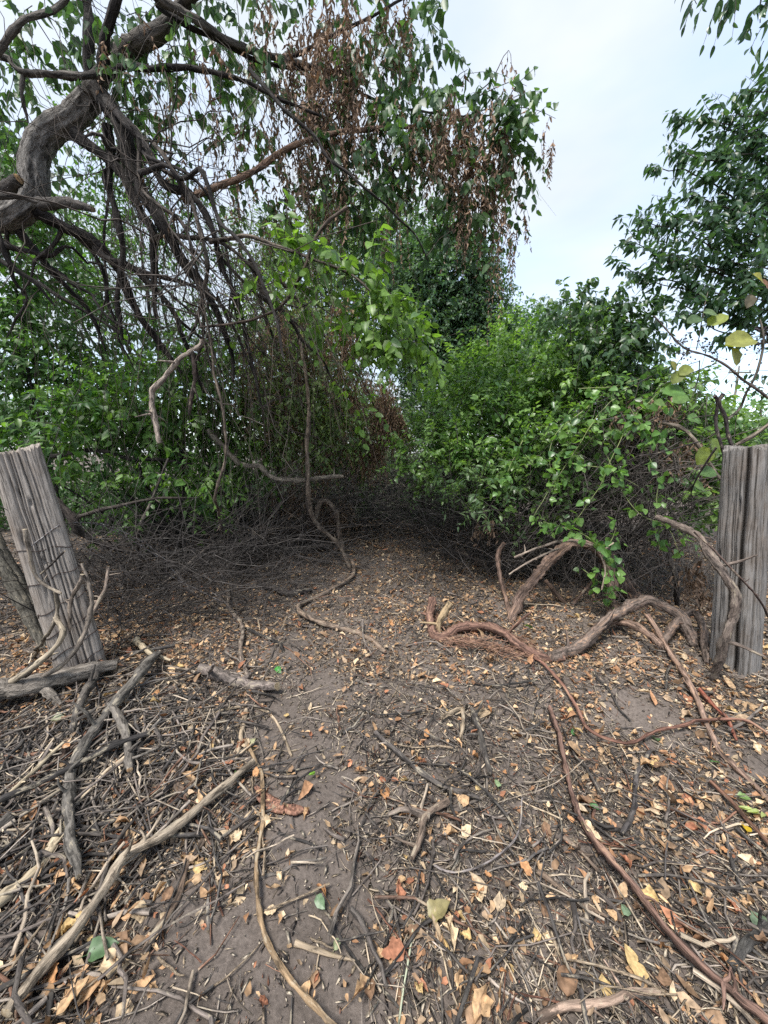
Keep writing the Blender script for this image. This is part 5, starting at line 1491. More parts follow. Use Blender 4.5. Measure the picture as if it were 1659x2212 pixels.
AS = [
    ('broken_branch', 'pale bare broken stick dangling from the drooping limbs', 'branch', [(436, 730, 3.3), (432, 748, 3.3), (396, 785, 3.25), (335, 832, 3.2), (324, 853, 3.2), (335, 915, 3.2), (344, 956, 3.2)], 4, 6, (.33, .27, .23), M_STICK, WOODEND, 0),
    ('broken_branch', 'dark reddish broken limb end hanging right of the pale stick', 'branch', [(414, 760, 3.4), (421, 824, 3.4), (418, 860, 3.4), (410, 898, 3.4)], 6, 4, (.07, .05, .045), M_STICK, None, 0),
    ('broken_branch', 'bent grey branch lying across the dead crown at the back left of the path', 'branch', [(450, 930, 4.5), (500, 985, 4.5), (529, 1002, 4.5), (565, 1006, 4.5), (598, 1034, 4.5), (666, 1034, 4.5), (740, 1028, 4.5)], 6, 5, (.15, .128, .105), M_STICK, WOODEND, 0),
    ('hanging_vine', 'long thin brown vine hanging from the limbs down to the path edge on the left', 'vine', [(430, 600, 3.3), (464, 808, 3.3), (486, 916, 3.3), (486, 988, 3.35), (468, 1088, 3.5), (486, 1157, 4.5), (504, 1189, 5.3)], 2.2, 3, (.13, .10, .08), M_STICK, None, 0),
    ('hanging_vine', 'brown vine dropping through the dead crown to the snaking vine on the path', 'vine', [(640, 700, 4.2), (664, 850, 4.2), (664, 950, 4.2), (662, 1042, 4.2), (668, 1100, 4.3), (690, 1138, 4.4), (734, 1182, 4.5), (757, 1232, 4.55)], 3, 5, (.17, .13, .10), M_STICK, None, 1),
    ('woody_vine', 'small arch of brown vine standing on the hump of the path', 'vine', [(680, 1130, 5.0), (686, 1095, 5.0), (703, 1082, 5.0), (729, 1106, 5.0), (737, 1150, 5.0), (745, 1200, 4.7)], 5, 5, (.17, .125, .095), M_STICK, None, 1),
    ('woody_vine', 'thick peeling vine arch rising from the litter under the right bush', 'vine', [(1327, 1345, 3.2), (1315, 1270, 3.3), (1299, 1205, 3.35), (1275, 1182, 3.35), (1232, 1180, 3.35), (1197, 1214, 3.35), (1167, 1248, 3.35), (1127, 1286, 3.35), (1100, 1345, 3.3)], 10, 11, (.16, .112, .09), M_VINE, None, 2),
    ('woody_vine', 'heavy dark vine trunk slanting to the ground behind the peeling arch', 'vine', [(1285, 1185, 3.45), (1303, 1208, 3.45), (1355, 1264, 3.5), (1405, 1325, 3.4), (1440, 1350, 3.3)], 15, 13, (.07, .056, .05), M_VINE, None, 1),
    ('woody_vine', 'long vine dropping from the heap to the litter and running down beside the right post', 'vine', [(1283, 1352, 3.0), (1339, 1338, 2.9), (1379, 1350, 2.75), (1427, 1396, 2.5)], 6, 8, (.19, .13, .10), M_VINE, None, 0),
    ('woody_vine', 'gnarled vine bending down in front of the right post', 'vine', [(1420, 1118, 2.9), (1460, 1138, 2.75), (1499, 1156, 2.6), (1543, 1204, 2.35), (1583, 1252, 2.22), (1594, 1276, 2.2), (1592, 1324, 2.2), (1567, 1390, 2.2), (1540, 1470, 2.25)], 7, 9, (.15, .118, .10), M_STICK, None, 1),
    ('woody_vine', 'thin twig vine crossing the face of the right post', 'vine', [(1500, 1150, 2.45), (1540, 1185, 2.3), (1590, 1240, 2.2), (1640, 1300, 2.2), (1665, 1345, 2.2)], 2, 2, (.09, .06, .05), M_STICK, None, 0),
    ('woody_vine', 'twisted brown vine pair standing left of the peeling arch', 'vine', [(1090, 1170, 3.7), (1075, 1200, 3.7), (1078, 1250, 3.6), (1095, 1300, 3.5), (1100, 1345, 3.4)], 5, 6, (.17, .115, .09), M_VINE, None, 1),
    ('woody_vine', 'slim upright stem at the shadowy edge left of the vine pair', 'vine', [(985, 1185, 4.6), (1030, 1215, 4.4), (1050, 1245, 4.3), (1046, 1290, 4.2)], 5, 5, (.13, .095, .075), M_STICK, None, 1),
    ('woody_vine', 'pale thin loop twig hanging over the right vine arch', 'vine', [(1325, 1172, 3.0), (1300, 1200, 3.0), (1305, 1240, 3.0), (1300, 1275, 3.0)], 1.8, 1.8, (.3, .24, .19), M_STICK, None, 0),
    ('woody_vine', 'arched pale rod springing left from the peeling vine arch', 'vine', [(1110, 1205, 3.2), (1160, 1185, 3.2), (1225, 1168, 3.2), (1290, 1180, 3.3)], 2.2, 3.5, (.24, .19, .155), M_STICK, None, 0),
    ('woody_vine', 'second arched pale rod just under the first one', 'vine', [(1100, 1240, 3.2), (1130, 1222, 3.2), (1180, 1195, 3.2), (1210, 1185, 3.25)], 2, 3, (.24, .19, .155), M_STICK, None, 0),
    ('woody_vine', 'straight brown stem crossing behind the peeling arch to the right', 'vine', [(1180, 1255, 3.6), (1230, 1310, 3.5), (1290, 1345, 3.35), (1340, 1362, 3.2)], 5, 5, (.12, .08, .06), M_VINE, None, 1),
    ('woody_vine', 'thin brown stem leaning right under the vine heap', 'vine', [(1195, 1365, 3.2), (1240, 1300, 3.4), (1290, 1240, 3.6)], 3, 3, (.13, .085, .065), M_STICK, None, 0),
    ('young_stem', 'dark straight sapling stem standing left of the right post', 'stem', [(1440, 1120, 3.5), (1445, 1180, 3.5), (1455, 1250, 3.45), (1462, 1310, 3.4)], 4, 6, (.05, .043, .04), M_STICK, None, 1),
    ('leaning_branch', 'pale barked stick bent against the upper face of the leaning post', 'branch', [(54, 1143, 2.1), (54, 1160, 2.1), (62, 1217, 2.12), (80, 1250, 2.14), (110, 1270, 2.15), (132, 1280, 2.14)], 4.3, 2.9, (.24, .20, .16), M_STICK, PALE, 0),
    ('leaning_branch', 'mottled stick standing against the foot of the leaning post', 'branch', [(118, 1278, 2.15), (118, 1318, 2.15), (100, 1370, 2.12), (72, 1420, 2.1)], 3.6, 2.9, (.16, .135, .105), M_STICK, PALE, 1),
    ('leaning_branch', 'thick yellowish bare stick slanting left from the leaning post', 'branch', [(118, 1330, 2.1), (132, 1372, 2.05), (96, 1420, 2.02), (40, 1462, 2.0), (-40, 1520, 1.95)], 5.4, 5.4, (.30, .25, .185), M_CUT, PALE, 1),
    ('leaning_branch', 'forked grey vine rising in front of the leaning post with a pale tip', 'branch', [(180, 1217, 2.2), (192, 1262, 2.18), (192, 1329, 2.15), (176, 1385, 2.12), (140, 1432, 2.08), (80, 1468, 2.05), (-20, 1512, 2.0)], 3.6, 6.5, (.19, .158, .13), M_STICK, PALE, 1),
    ('leaning_branch', 'short crooked stick with a shredded end on the right face of the leaning post', 'branch', [(176, 1240, 2.16), (170, 1262, 2.15), (150, 1295, 2.13), (148, 1330, 2.13), (150, 1364, 2.12)], 4.3, 3.6, (.22, .175, .14), M_STICK, PALE, 0),
    ('leaning_branch', 'crooked flaking stick standing right of the leaning post', 'branch', [(236, 1225, 2.5), (228, 1270, 2.45), (210, 1305, 2.4), (192, 1348, 2.35)], 3.6, 4.3, (.21, .165, .135), M_STICK, PALE, 0),
    ('leaning_branch', 'small dark twig sticking out from the middle of the leaning post', 'branch', [(88, 1240, 2.12), (115, 1215, 2.1), (140, 1190, 2.08)], 2.2, 2.2, (.06, .05, .045), M_STICK, WOODEND, 0),
    ('leaning_branch', 'dark curved bough arching right behind the leaning post', 'branch', [(100, 1070, 3.6), (150, 1110, 3.6), (200, 1160, 3.7), (290, 1190, 3.9)], 8.6, 5.8, (.06, .048, .042), M_BARK, None, 0),
    ('leaning_branch', 'slim forked bough rising from the curved bough into the green leaves', 'branch', [(160, 1120, 3.7), (230, 1100, 3.8), (320, 1078, 4.0), (420, 1075, 4.2)], 4.3, 2.2, (.07, .058, .05), M_BARK, None, 0),
    ('leaning_branch', 'grey upright sapling in the dark brush left of the path', 'branch', [(365, 990, 4.3), (330, 1080, 4.2), (302, 1150, 4.1), (300, 1240, 4.0)], 2.2, 4.3, (.09, .078, .07), M_STICK, None, 1),
    ('leaning_branch', 'long grey dead pole rising rightwards across the brush left of the path', 'branch', [(340, 1270, 3.9), (440, 1190, 4.3), (500, 1140, 4.7), (550, 1082, 5.0)], 2.9, 2.2, (.14, .12, .105), M_STICK, PALE, 0),
    ('leaning_branch', 'thin pale stick lying over the brush toward the path centre', 'branch', [(430, 1141, 4.6), (500, 1137, 4.8), (560, 1145, 5.0), (612, 1158, 5.2)], 1.8, 2.5, (.15, .128, .11), M_STICK, None, 0),
    ('cut_stub', 'upright cut stub with an orange sawn face in the left heap', 'stump', [(147, 1606, 1.62), (148, 1628, 1.62), (149, 1652, 1.61)], 8, 9, (.09, .06, .045), M_STICK, (.40, .2, .09), 0),
    ('cut_stub', 'upright pale cut stub on the torn red vine', 'stump', [(972, 1303, 3.02), (962, 1325, 3.02), (950, 1352, 3.0), (950, 1380, 2.98)], 7, 6, (.34, .25, .15), M_CUT, (.4, .29, .17), 0),
]
for (n, l, c, pts, r0, r1, col, mat, ec, foot) in AS:
    if foot == 2:
        p = [P(*q) for q in pts]
        p[0], p[-1] = G(pts[0][0], pts[0][1]), G(pts[-1][0], pts[-1][1])
        mb = MB()
        limb(mb, p, rpx(r0, p[0]), rpx(r1, p[-1]), col, 14, .3, .3, ec, res=.025, jit=.08)
        tag(mb.build(n, mat, smooth=True), l, c, FV)
        continue
    air_stick(n, l, c, pts, r0, r1, col, mat, ec, foot=bool(foot), sides=12 if r0 > 9 else 8, group=FV if n == 'woody_vine' else ('branches leaning about the left post' if n == 'leaning_branch' else None),
              gnarl=.28 if mat is M_VINE else .16, jit=.05)
# continuation of the long vine beside the right post, on the ground
ground_stick('woody_vine', 'long pale then dark vine running from the arched log down to the right edge', 'vine', [(1391, 1362), (1448, 1432), (1501, 1502), (1520, 1559), (1544, 1612), (1590, 1662), (1645, 1715), (1700, 1770)], 5, 6.5, (.22, .15, .115), M_VINE,
             [.12, .06, .03, .02, .02, .01, .0, 0], None, 9, .3, .28, FV)

# shredded bark fibres of the torn vine
torn = thing('torn_bark_fibres', 'shredded bright red bark fibres under the torn vine stump', 'bark', tuple(G(1040, 1400)))
mb = MB()
for (x0, y0, x1, y1, n) in ((955, 1395, 1090, 1400, 90), (1040, 1410, 1190, 1430, 60), (930, 1320, 960, 1380, 40), (1080, 1370, 1160, 1420, 50)):
    a, b = G(x0, y0), G(x1, y1)
    N = n
    t0 = rng.uniform(0, .6, (N, 1))
    t1 = t0 + rng.uniform(.15, .45, (N, 1))
    A_ = a + (b - a) * t0 + rng.normal(0, 1, (N, 3)) * [.03, .05, .015] + [0, 0, .05]
    B2 = a + (b - a) * t1 + rng.normal(0, 1, (N, 3)) * [.04, .06, .02] + [0, 0, .04]
    s = np.linspace(0, 1, 6)[None, :, None]
    pp = A_[:, None] * (1 - s) + B2[:, None] * s + rng.normal(0, .007, (N, 6, 3))
    pp[..., 2] = np.maximum(pp[..., 2], gz(pp[..., 0], pp[..., 1]) + .004)
    tubes(mb, pp, rng.uniform(.0008, .003, (N, 1)) * np.ones((1, 6)), 3, lerpc((.10, .042, .03), (.36, .22, .15), N))
mb.build('fibres', M_TWIG, torn, kind='stuff')

# strips of red bark on the path
rb = thing('bark_scrap', 'split scraps of bright red inner bark lying on the path beside the tan vine', 'bark', tuple(G(605, 1735)))
for (pts, w) in (([(552, 1706), (580, 1730), (612, 1745)], 9), ([(556, 1730), (590, 1752), (614, 1762)], 8), ([(575, 1722), (610, 1748), (640, 1752), (668, 1762)], 8), ([(600, 1742), (630, 1762), (652, 1760)], 5)):
    g = cr([G(*q) + [0, 0, .012] for q in pts], 12)
    wv = rpx(w, g[0]) * np.sin(np.linspace(.35, 2.8, 12)) * rng.uniform(.8, 1.2, 12)
    perp = vnorm(np.cross(np.gradient(g, axis=0), [0, 0, 1.0]))
    rows = []
    for f, zz in ((-1, .004), (-.5, .012), (0, .008), (.5, .013), (1, .003)):
        rows.append(g + perp * (wv * f)[:, None] + np.array([0, 0, 1.0]) * (zz + rng.normal(0, .0015, 12))[:, None])
    top_ = np.stack(rows, 1)
    bot = top_ - [0, 0, .008]
    v = np.concatenate([top_.reshape(-1, 3), bot.reshape(-1, 3)])
    q = []
    for i in range(11):
        for j in range(4):
            k = i * 5 + j
            q.append((k, k + 1, k + 6, k + 5))
            q.append((60 + k, 60 + k + 5, 60 + k + 6, 60 + k + 1))
        q.append((i * 5, i * 5 + 5, 60 + i * 5 + 5, 60 + i * 5))
        q.append((i * 5 + 4, 60 + i * 5 + 4, 60 + i * 5 + 9, i * 5 + 9))
    mb = MB()
    mb.add(v, quads=q, col=np.concatenate([np.tile((.22, .115, .08), (60, 1)), np.tile((.09, .05, .035), (60, 1))]), tc=v)
    mb.build('bark_strip', M_VINE, rb)

# ------------------------------------------------------------------ brush thickets
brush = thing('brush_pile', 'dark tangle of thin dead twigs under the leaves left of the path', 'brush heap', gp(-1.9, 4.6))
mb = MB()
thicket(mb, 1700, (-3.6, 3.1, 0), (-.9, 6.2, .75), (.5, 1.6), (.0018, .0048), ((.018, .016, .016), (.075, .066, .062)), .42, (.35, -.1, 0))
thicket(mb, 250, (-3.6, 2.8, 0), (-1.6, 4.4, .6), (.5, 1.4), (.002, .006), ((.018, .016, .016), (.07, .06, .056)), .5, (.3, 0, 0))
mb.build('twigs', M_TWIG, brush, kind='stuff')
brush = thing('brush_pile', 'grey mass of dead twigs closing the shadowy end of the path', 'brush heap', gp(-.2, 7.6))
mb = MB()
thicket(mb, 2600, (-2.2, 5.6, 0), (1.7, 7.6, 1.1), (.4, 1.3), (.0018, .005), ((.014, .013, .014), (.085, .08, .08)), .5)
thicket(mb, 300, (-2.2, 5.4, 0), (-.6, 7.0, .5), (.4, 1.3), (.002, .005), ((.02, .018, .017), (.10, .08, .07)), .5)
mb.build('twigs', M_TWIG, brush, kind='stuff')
brush = thing('brush_pile', 'shadowed twig tangle under the lower left front of the bright bush', 'brush heap', gp(1.1, 4.8))
mb = MB()
thicket(mb, 500, (.5, 4.0, 0), (2.2, 6.4, .8), (.4, 1.2), (.0016, .0045), ((.015, .014, .014), (.07, .06, .055)), .7)
mb.build('twigs', M_TWIG, brush, kind='stuff')

# ------------------------------------------------------------------ litter
BARE = [(G(430, 2110), .22, .22), (G(340, 2230), .22, .17), (G(560, 2000), .17, .24), (G(680, 1930), .19, .20), (G(640, 1790), .15, .22), (G(640, 1640), .17, .34), (G(600, 1560), .13, .3), (G(700, 2110), .18, .14), (G(620, 2230), .32, .16), (G(400, 1960), .12, .12),
        (G(780, 1960), .10, .12), (G(620, 1400), .16, .25), (G(700, 1480), .12, .25), (G(1390, 1545), .22, .2), (G(1650, 1660), .15, .12), (G(60, 2000), .15, .1), (G(720, 1700), .1, .2)]


def bare(x, y):
    v = np.zeros(np.shape(x))
    for c, a, b in BARE:
        v = np.maximum(v, np.exp(-(((x - c[0]) / a) ** 2 + ((y - c[1]) / b) ** 2) ** 1.3))
    return v


def scatter(N, ymax=7.5, power=1.0, barew=.93, drift=0.0):
    """Points on the ground, thick near by and thinning with distance, sparse on the trodden soil."""
    out = []
    tot = 0
    while tot < N:
        n = N * 2
        y = .25 + (ymax - .25) * rng.uniform(0, 1, n) ** power
        x = rng.uniform(-1, 1, n) * (1.3 * y + 1.0)
        keep = rng.uniform(0, 1, n) > barew * bare(x, y)
        if drift:
            keep &= rng.uniform(0, 1, n) < np.clip(.5 + drift * sn(np.stack([x * 2.2, y * 1.6, x * 0], -1)), .12, 1)
        p = np.stack([x[keep], y[keep]], -1)
        out.append(p)
        tot += len(p)
    return np.concatenate(out)[:N]


TCOL = np.array([(.04, .036, .034), (.07, .06, .054), (.12, .10, .088), (.20, .17, .145), (.27, .22, .17), (.42, .34, .25), (.14, .075, .05), (.055, .05, .048)])
LCOL = np.array([(.34, .215, .12), (.40, .275, .165), (.28, .155, .085), (.46, .35, .23), (.20, .13, .08), (.28, .13, .075), (.38, .295, .20), (.25, .18, .12)])


def flat_tubes(mb, xy, L, r, cols, m=4, bend=.25, lift=.02, sides=3):
    N = len(xy)
    th = rng.uniform(0, 2 * np.pi, N)
    d = np.stack([np.cos(th), np.sin(th)], -1)
    s = np.linspace(-.5, .5, m)[None, :, None]
    pr = np.stack([-d[:, 1], d[:, 0]], -1)
    b = rng.normal(0, bend, (N, 1, 1))
    q = xy[:, None] + d[:, None] * L[:, None, None] * s + pr[:, None] * L[:, None, None] * b * (s ** 2) + rng.normal(0, .02, (N, m, 2)) * L[:, None, None]
    z = gz(q[..., 0], q[..., 1])
    tilt = rng.normal(0, lift, (N, 1)) * L[:, None] * 4
    z = z + np.maximum(r[:, None] * .8 + np.abs(rng.normal(0, lift, (N, 1))) + tilt * s[..., 0], r[:, None] * .3)
    tubes(mb, np.concatenate([q, z[..., None]], -1), r[:, None] * (1.15 - .5 * (s[..., 0] + .5)) * np.ones((N, m)), sides, cols)


# chips and splinters: far too many to count
mb = MB()
xy = scatter(130000, 6.5, 1.25, .82)
N = len(xy)
th = rng.uniform(0, 2 * np.pi, N)
L = rng.gamma(1.8, .0078, N) + .004
wd = L * rng.uniform(.04, .15, N) + .0009
L = L * (1 - .62 * bare(xy[:, 0], xy[:, 1]))
z = gz(xy[:, 0], xy[:, 1]) + rng.uniform(.001, .010, N)
c = np.stack([xy[:, 0], xy[:, 1], z], -1)
d = np.stack([np.cos(th), np.sin(th), rng.normal(0, .22, N)], -1)
pr = np.stack([-np.sin(th), np.cos(th), rng.normal(0, .3, N)], -1)
e1, e2 = rng.uniform(-.9, .9, (N, 1)), rng.uniform(-.9, .9, (N, 1))
v = np.stack([c - d * L[:, None], c + d * L[:, None], c + d * L[:, None] * e1 + pr * wd[:, None] + [0, 0, .002], c + d * L[:, None] * e2 - pr * wd[:, None] + [0, 0, .001]], 1)
b = (np.arange(N) * 4)[:, None, None]
CH = np.array([(.46, .39, .30), (.34, .27, .19), (.22, .17, .125), (.11, .085, .07), (.055, .045, .04), (.17, .08, .05), (.07, .06, .052)])
ci = rng.choice(len(CH), N, p=(.27, .23, .17, .11, .10, .06, .06))
mb.add(v.reshape(-1, 3), tris=(b + np.array([[0, 3, 2], [1, 2, 3], [0, 2, 1], [0, 1, 3]])[None]).reshape(-1, 3), col=np.repeat(CH[ci] * rng.uniform(.7, 1.2, (N, 1)), 4, axis=0))
tag(mb.build('wood_chips', M_TWIG, origin=(0, 0, 0), kind='stuff'), 'pale and dark wood splinters strewn all over the soil', 'wood chips')

mb = MB()
xy = scatter(21000, 7.5, 1.25, .97)
N = len(xy)
ci = rng.choice(len(TCOL), N, p=(.14, .17, .19, .17, .12, .07, .07, .07))
flat_tubes(mb, xy, rng.gamma(2.4, .034, N) + .025, rng.gamma(3, .0005, N) + .0007, TCOL[ci] * rng.uniform(.8, 1.9, (N, 1)), m=4, lift=.010)
xy = scatter(2400, 7, 1.2)
xy = np.concatenate([xy, np.array(G(180, 1680)[:2]) + rng.normal(0, 1, (620, 2)) * [.38, .32], np.array(G(100, 1620)[:2]) + rng.normal(0, 1, (420, 2)) * [.42, .30], np.array(G(60, 1900)[:2]) + rng.normal(0, 1, (160, 2)) * [.2, .22]])
N = len(xy)
ci = rng.choice(len(TCOL), N, p=(.24, .22, .16, .12, .08, .03, .05, .1))
flat_tubes(mb, xy, rng.gamma(3, .07, N) + .08, rng.gamma(3, .0009, N) + .0014, TCOL[ci] * rng.uniform(.7, 1.6, (N, 1)), m=6, lift=.022, bend=.35, sides=5)
tag(mb.build('twig_litter', M_STICK, origin=(0, 0, 0), kind='stuff'), 'dense litter of small broken twigs covering the ground between the posts', 'twig litter')

xy = scatter(30000, 7, 1.25, .95, .6)
far = np.stack([rng.uniform(-3.6, 3.4, 15000), 2.4 + 5.2 * rng.uniform(0, 1, 15000) ** 1.2], -1)
xy = np.concatenate([xy, far[rng.uniform(0, 1, 15000) > .75 * bare(far[:, 0], far[:, 1])]])
N = len(xy)
z = gz(xy[:, 0], xy[:, 1]) + np.abs(rng.normal(.010, .010, N))
th = rng.uniform(0, 2 * np.pi, N)
T = np.stack([np.cos(th), np.sin(th), rng.normal(.05, .25, N)], -1)
lv = Leaves()
ci = rng.choice(len(LCOL), N, p=(.17, .17, .14, .10, .16, .07, .09, .10))
ln = rng.gamma(3, .0085, N) + .008
lv.add(np.concatenate([xy, z[:, None]], -1), T, vnorm(rng.normal(0, .45, (N, 3)) + [0, 0, 1]), ln, ln * rng.uniform(.35, .75, N), LCOL[ci] * rng.uniform(.65, 1.45, (N, 1)), curl=rng.normal(.1, .45, N), fold=np.abs(rng.normal(.5, .45, N)), twist=rng.normal(0, 1.0, N), shape='ovate')
mb = MB()
leaves_to_mb(mb, lv.cat())
tag(mb.build('leaf_litter', M_DRY, origin=(0, 0, 0), kind='stuff'), 'carpet of small crumpled brown leaf fragments on the ground', 'leaf litter')

# ---- single leaves and single twigs on the ground
MARK = [('at the foot of the leaning left post', 190, 1490), ('beside the fallen grey log on the left', 60, 1580), ('on the stick heap below the left post', 200, 1660), ('beside the yellowish split stick', 90, 1880), ('beside the long pale branch at the lower left', 270, 1960),
        ('near the lower left corner', 130, 2150), ('on the bare soil left of the tan vine', 450, 1980), ('on the bare soil right of the tan vine', 690, 1990), ('at the bottom middle by the thin black stick', 830, 2150), ('beside the sawn log on the path', 520, 1520),
        ('by the red bark scraps', 620, 1720), ('beside the snaking vine on the hump', 760, 1400), ('on the shady back of the path', 800, 1260), ('below the torn red vine', 980, 1470), ('by the long dark diagonal branch', 900, 1640), ('beside the hooked brown branch', 930, 1840),
        ('left of the long red vine in mid litter', 1120, 1740), ('left of the long red vine near the bottom', 1180, 2050), ('beside the lower end of the long red vine', 1430, 2080), ('right of the long red vine', 1420, 1880), ('inside the thin red vine loop', 1350, 1540), ('above the top of the long red vine', 1150, 1500),
        ('in front of the right post', 1560, 1500), ('along the right edge below the vine', 1600, 1800), ('near the lower right corner', 1610, 2170), ('under the arched vine log', 1330, 1440), ('left of the path beside the dark brush', 380, 1340), ('above the sawn log', 560, 1430)]
MARKP = np.array([G(a, b)[:2] for _, a, b in MARK])


def mark(p):
    return MARK[int(np.argmin(((MARKP - np.asarray(p)[:2]) ** 2).sum(1) / (.15 + .12 * p[1]) ** 2))][0]


def in_view_ground(N, ylo=1290, barew=.85, sep=0.0):
    out = []
    while len(out) < N:
        py = ylo + (2212 - ylo) * rng.uniform() ** 1.05
        px = rng.uniform(-10, 1669)
        if 1480 < px < 1659 and py < 1460 or px < 230 and py < 1480:
            continue
        p = G(px, py)
        if rng.uniform() < barew * float(bare(p[0], p[1])):
            continue
        out.append(p)
    return out


LK = [('tan', (.40, .265, .15)), ('orange brown', (.36, .19, .09)), ('dark brown', (.17, .105, .065)), ('pale buff', (.50, .385, .25)), ('rusty red', (.27, .12, .07)), ('ochre', (.42, .30, .14))]
FK = [('curled', dict(curl=.45, fold=.6, twist=.6, rough=.05)), ('crumpled', dict(curl=.1, fold=.5, twist=1.1, rough=.08)), ('flat', dict(curl=.05, fold=.12, twist=.1, rough=.02)), ('folded', dict(curl=.15, fold=1.05, twist=.3, rough=.03))]
variants, used = [], set()
for cn_, c_ in LK:
    for fn_, kw in FK:
        variants.append((cn_, fn_, make_leaf_mesh('fallen_leaf', M_DRY, c_, ('heart', 'ovate')[len(variants) % 2], n=8, serr=.30, wid=.70, stalk=.45, **kw)))
for p in in_view_ground(292):
    for _ in range(40):
        cn_, fn_, me = variants[rng.choice(24, p=np.repeat([.24, .24, .15, .15, .1, .12], 4) / 4)]
        if (cn_, fn_, mark(p)) not in used:
            break
    used.add((cn_, fn_, mark(p)))
    o = bpy.data.objects.new('fallen_leaf', me)
    C.objects.link(o)
    o.location = (p[0], p[1], p[2] + rng.uniform(.012, .028))
    o.rotation_euler = (rng.normal(0, .3), rng.normal(0, .3), rng.uniform(0, 6.28))
    s = .028 + .06 * rng.uniform() ** 1.5
    o.scale = (s, s * rng.uniform(.7, 1.1), s)
    tag(o, f'{fn_} {cn_} dead leaf {mark(p)}', 'fallen leaf', 'dead leaves lying on the ground')
# the few green and yellow ones
GL = [(190, 2080, .085, (.11, .19, .09), 'large torn green leaf near the lower left corner', 'heart'), (512, 1690, .06, (.20, .32, .14), 'light green leaf at the tip of the long pale branch', 'ovate'), (684, 1950, .05, (.15, .23, .13), 'grey green leaf on the bare soil right of the tan vine', 'ovate'),
      (597, 1449, .07, (.06, .26, .05), 'bright green leaf standing on the path above the sawn log', 'heart'), (668, 1686, .035, (.22, .42, .06), 'small lime green sprout leaf on the bare soil', 'round'), (1612, 1810, .05, (.55, .38, .03), 'bright yellow leaf at the right edge', 'ovate'),
      (1075, 1712, .05, (.30, .40, .22), 'pale green leaf by the dark mottled stick', 'heart'), (1232, 1592, .05, (.10, .25, .09), 'small green leaf beside the upper long red vine', 'heart'), (1270, 1745, .05, (.12, .24, .10), 'green folded leaf left of the dark leaning stick', 'heart'),
      (1555, 1660, .05, (.10, .24, .08), 'small green leaf under the right vine', 'ovate'), (1420, 1610, .06, (.14, .25, .12), 'dull green leaf in the thin red vine loop', 'ovate'), (115, 1560, .075, (.42, .44, .30), 'pale silvery leaf on the fallen grey log', 'heart'), (550, 1606, .06, (.42, .41, .25), 'pale yellowish leaf on the soil left of the bent stick', 'heart'),
      (925, 1995, .09, (.27, .23, .11), 'large olive crumpled leaf by the green stalks', 'heart'), (1640, 1990, .06, (.16, .22, .14), 'grey green leaf beside the blackish log end', 'round'), (1590, 1730, .05, (.16, .26, .08), 'fresh green leaf below the right vine end', 'ovate'), (722, 2070, .035, (.38, .42, .26), 'tiny pale green leaf at the bottom of the soil patch', 'round'),
      (1345, 1990, .05, (.22, .31, .2), 'dusty green leaf left of the lower red vine', 'round'), (1150, 1285 + 80, .09, (.12, .2, .06), 'broad green leaf behind the torn red vine', 'round')]
for (px, py, s, c_, lab, sh) in GL:
    p = G(px, py)
    o = bpy.data.objects.new('green_leaf', make_leaf_mesh('green_leaf', M_LEAF, c_, sh, n=7, serr=.15, wid=.7, curl=.15, fold=.3, rough=.02, stalk=.3))
    C.objects.link(o)
    o.location = (p[0], p[1], p[2] + .03)
    o.rotation_euler = (rng.normal(.35, .15), rng.normal(0, .2), rng.uniform(0, 6.28))
    o.scale = (s, s, s)
    tag(o, lab, 'leaf', 'fresh leaves lying on the ground')
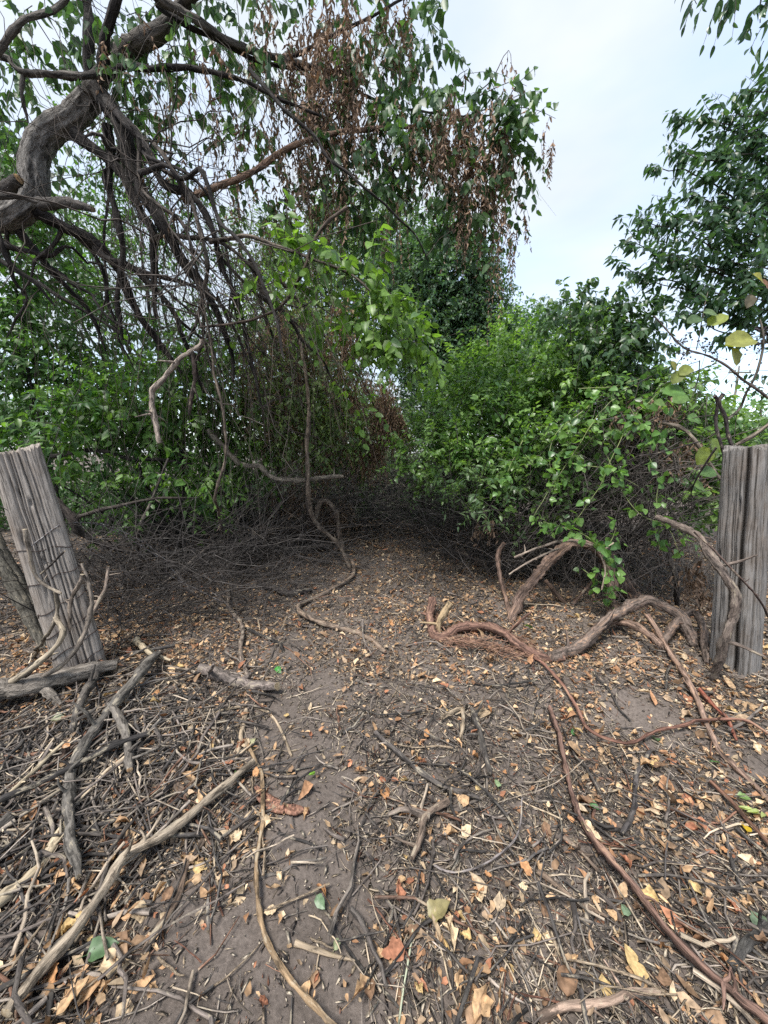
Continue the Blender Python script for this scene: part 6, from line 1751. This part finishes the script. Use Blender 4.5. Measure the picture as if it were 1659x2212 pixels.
# the sheet of brown translucent bark standing beside the red vine
p = G(1232, 1640)
o = bpy.data.objects.new('bark_scrap', make_leaf_mesh('bark_scrap', M_DRY, (.30, .20, .12), 'round', n=7, serr=.2, wid=.9, curl=.3, fold=.2, rough=.02))
C.objects.link(o)
o.location = (p[0] + .05, p[1], p[2] + .02)
o.rotation_euler = (.2, -1.0, 2.4)
o.scale = (.09, .09, .09)
tag(o, 'curled brown sheet of bark standing against the long red vine', 'bark')
p = G(1640, 1768)
sp_r = thing('fresh_sprig', 'broken pale green sprig of fresh leaves at the right edge', 'sprig', (p[0], p[1], p[2]))
for k in range(5):
    o = bpy.data.objects.new('leaf', bpy.data.meshes.get('fresh') or make_leaf_mesh('fresh', M_LEAF, (.40, .46, .18), 'ovate', n=6, wid=.3, curl=.1, fold=.5))
    C.objects.link(o)
    o.parent = sp_r
    o.location = (.01 * k - .02, .012 * (k % 2), .025)
    o.rotation_euler = (0, -.15 - .06 * k, 2.6 + .28 * k)
    o.scale = (.065, .065, .065)

TK = [('black', (.030, .027, .026), M_STICK), ('dark grey', (.075, .066, .060), M_STICK), ('ash grey', (.19, .165, .145), M_STICK), ('pale peeled', (.42, .335, .235), M_CUT), ('red brown', (.16, .075, .05), M_VINE), ('buff', (.28, .215, .15), M_STICK)]
TF = [('straight', 0, 0), ('bent', .5, 0), ('forked', .15, 1), ('stubby', .1, 0), ('wavy thin', .3, 0)]
tv = []
for cn_, c_, m_ in TK:
    for fn_, bend, fork in TF:
        mb = MB()
        x = np.linspace(-.5, .5, 5)
        pts = np.stack([x, bend * (x * x - .12) + rng.normal(0, .03, 5) + (.05 * np.sin(x * 14) if fn_ == 'wavy thin' else 0), rng.normal(0, .008, 5)], -1)
        r = {'stubby': .042, 'wavy thin': .009}.get(fn_, .016)
        limb(mb, pts, r, r * .7, c_, 6, .2, .15, endcol=(.30, .22, .14), res=.12)
        if fork:
            limb(mb, [pts[2], pts[2] + [.2, .13, .02], pts[2] + [.38, .2, .01]], r * .7, r * .4, c_, 5, .2, .15, res=.12)
        tv.append((cn_, fn_, mb.mesh('loose_twig', m_, smooth=True)))
tp = np.repeat([.24, .24, .2, .12, .08, .12], 5) / 5
for p in in_view_ground(292, 1300, .9):
    for _ in range(40):
        cn_, fn_, me = tv[rng.choice(30, p=tp)]
        if (cn_, fn_, mark(p)) not in used:
            break
    used.add((cn_, fn_, mark(p)))
    o = bpy.data.objects.new('loose_twig', me)
    C.objects.link(o)
    s = rng.uniform(.10, .30) * (.45 if fn_ == 'stubby' else 1)
    o.location = (p[0], p[1], p[2] + s * .022 + rng.uniform(.004, .022))
    o.rotation_euler = (rng.uniform(0, 6.28), rng.normal(0, .07), rng.uniform(0, 6.28))
    o.scale = (s, s, s)
    tag(o, f'{fn_} {cn_} twig {mark(p)}', 'twig', 'loose twigs lying on the ground')

# label check helper data is not needed in the file
for o in list(S.objects):
    if '_base' in o.keys():
        del o['_base']
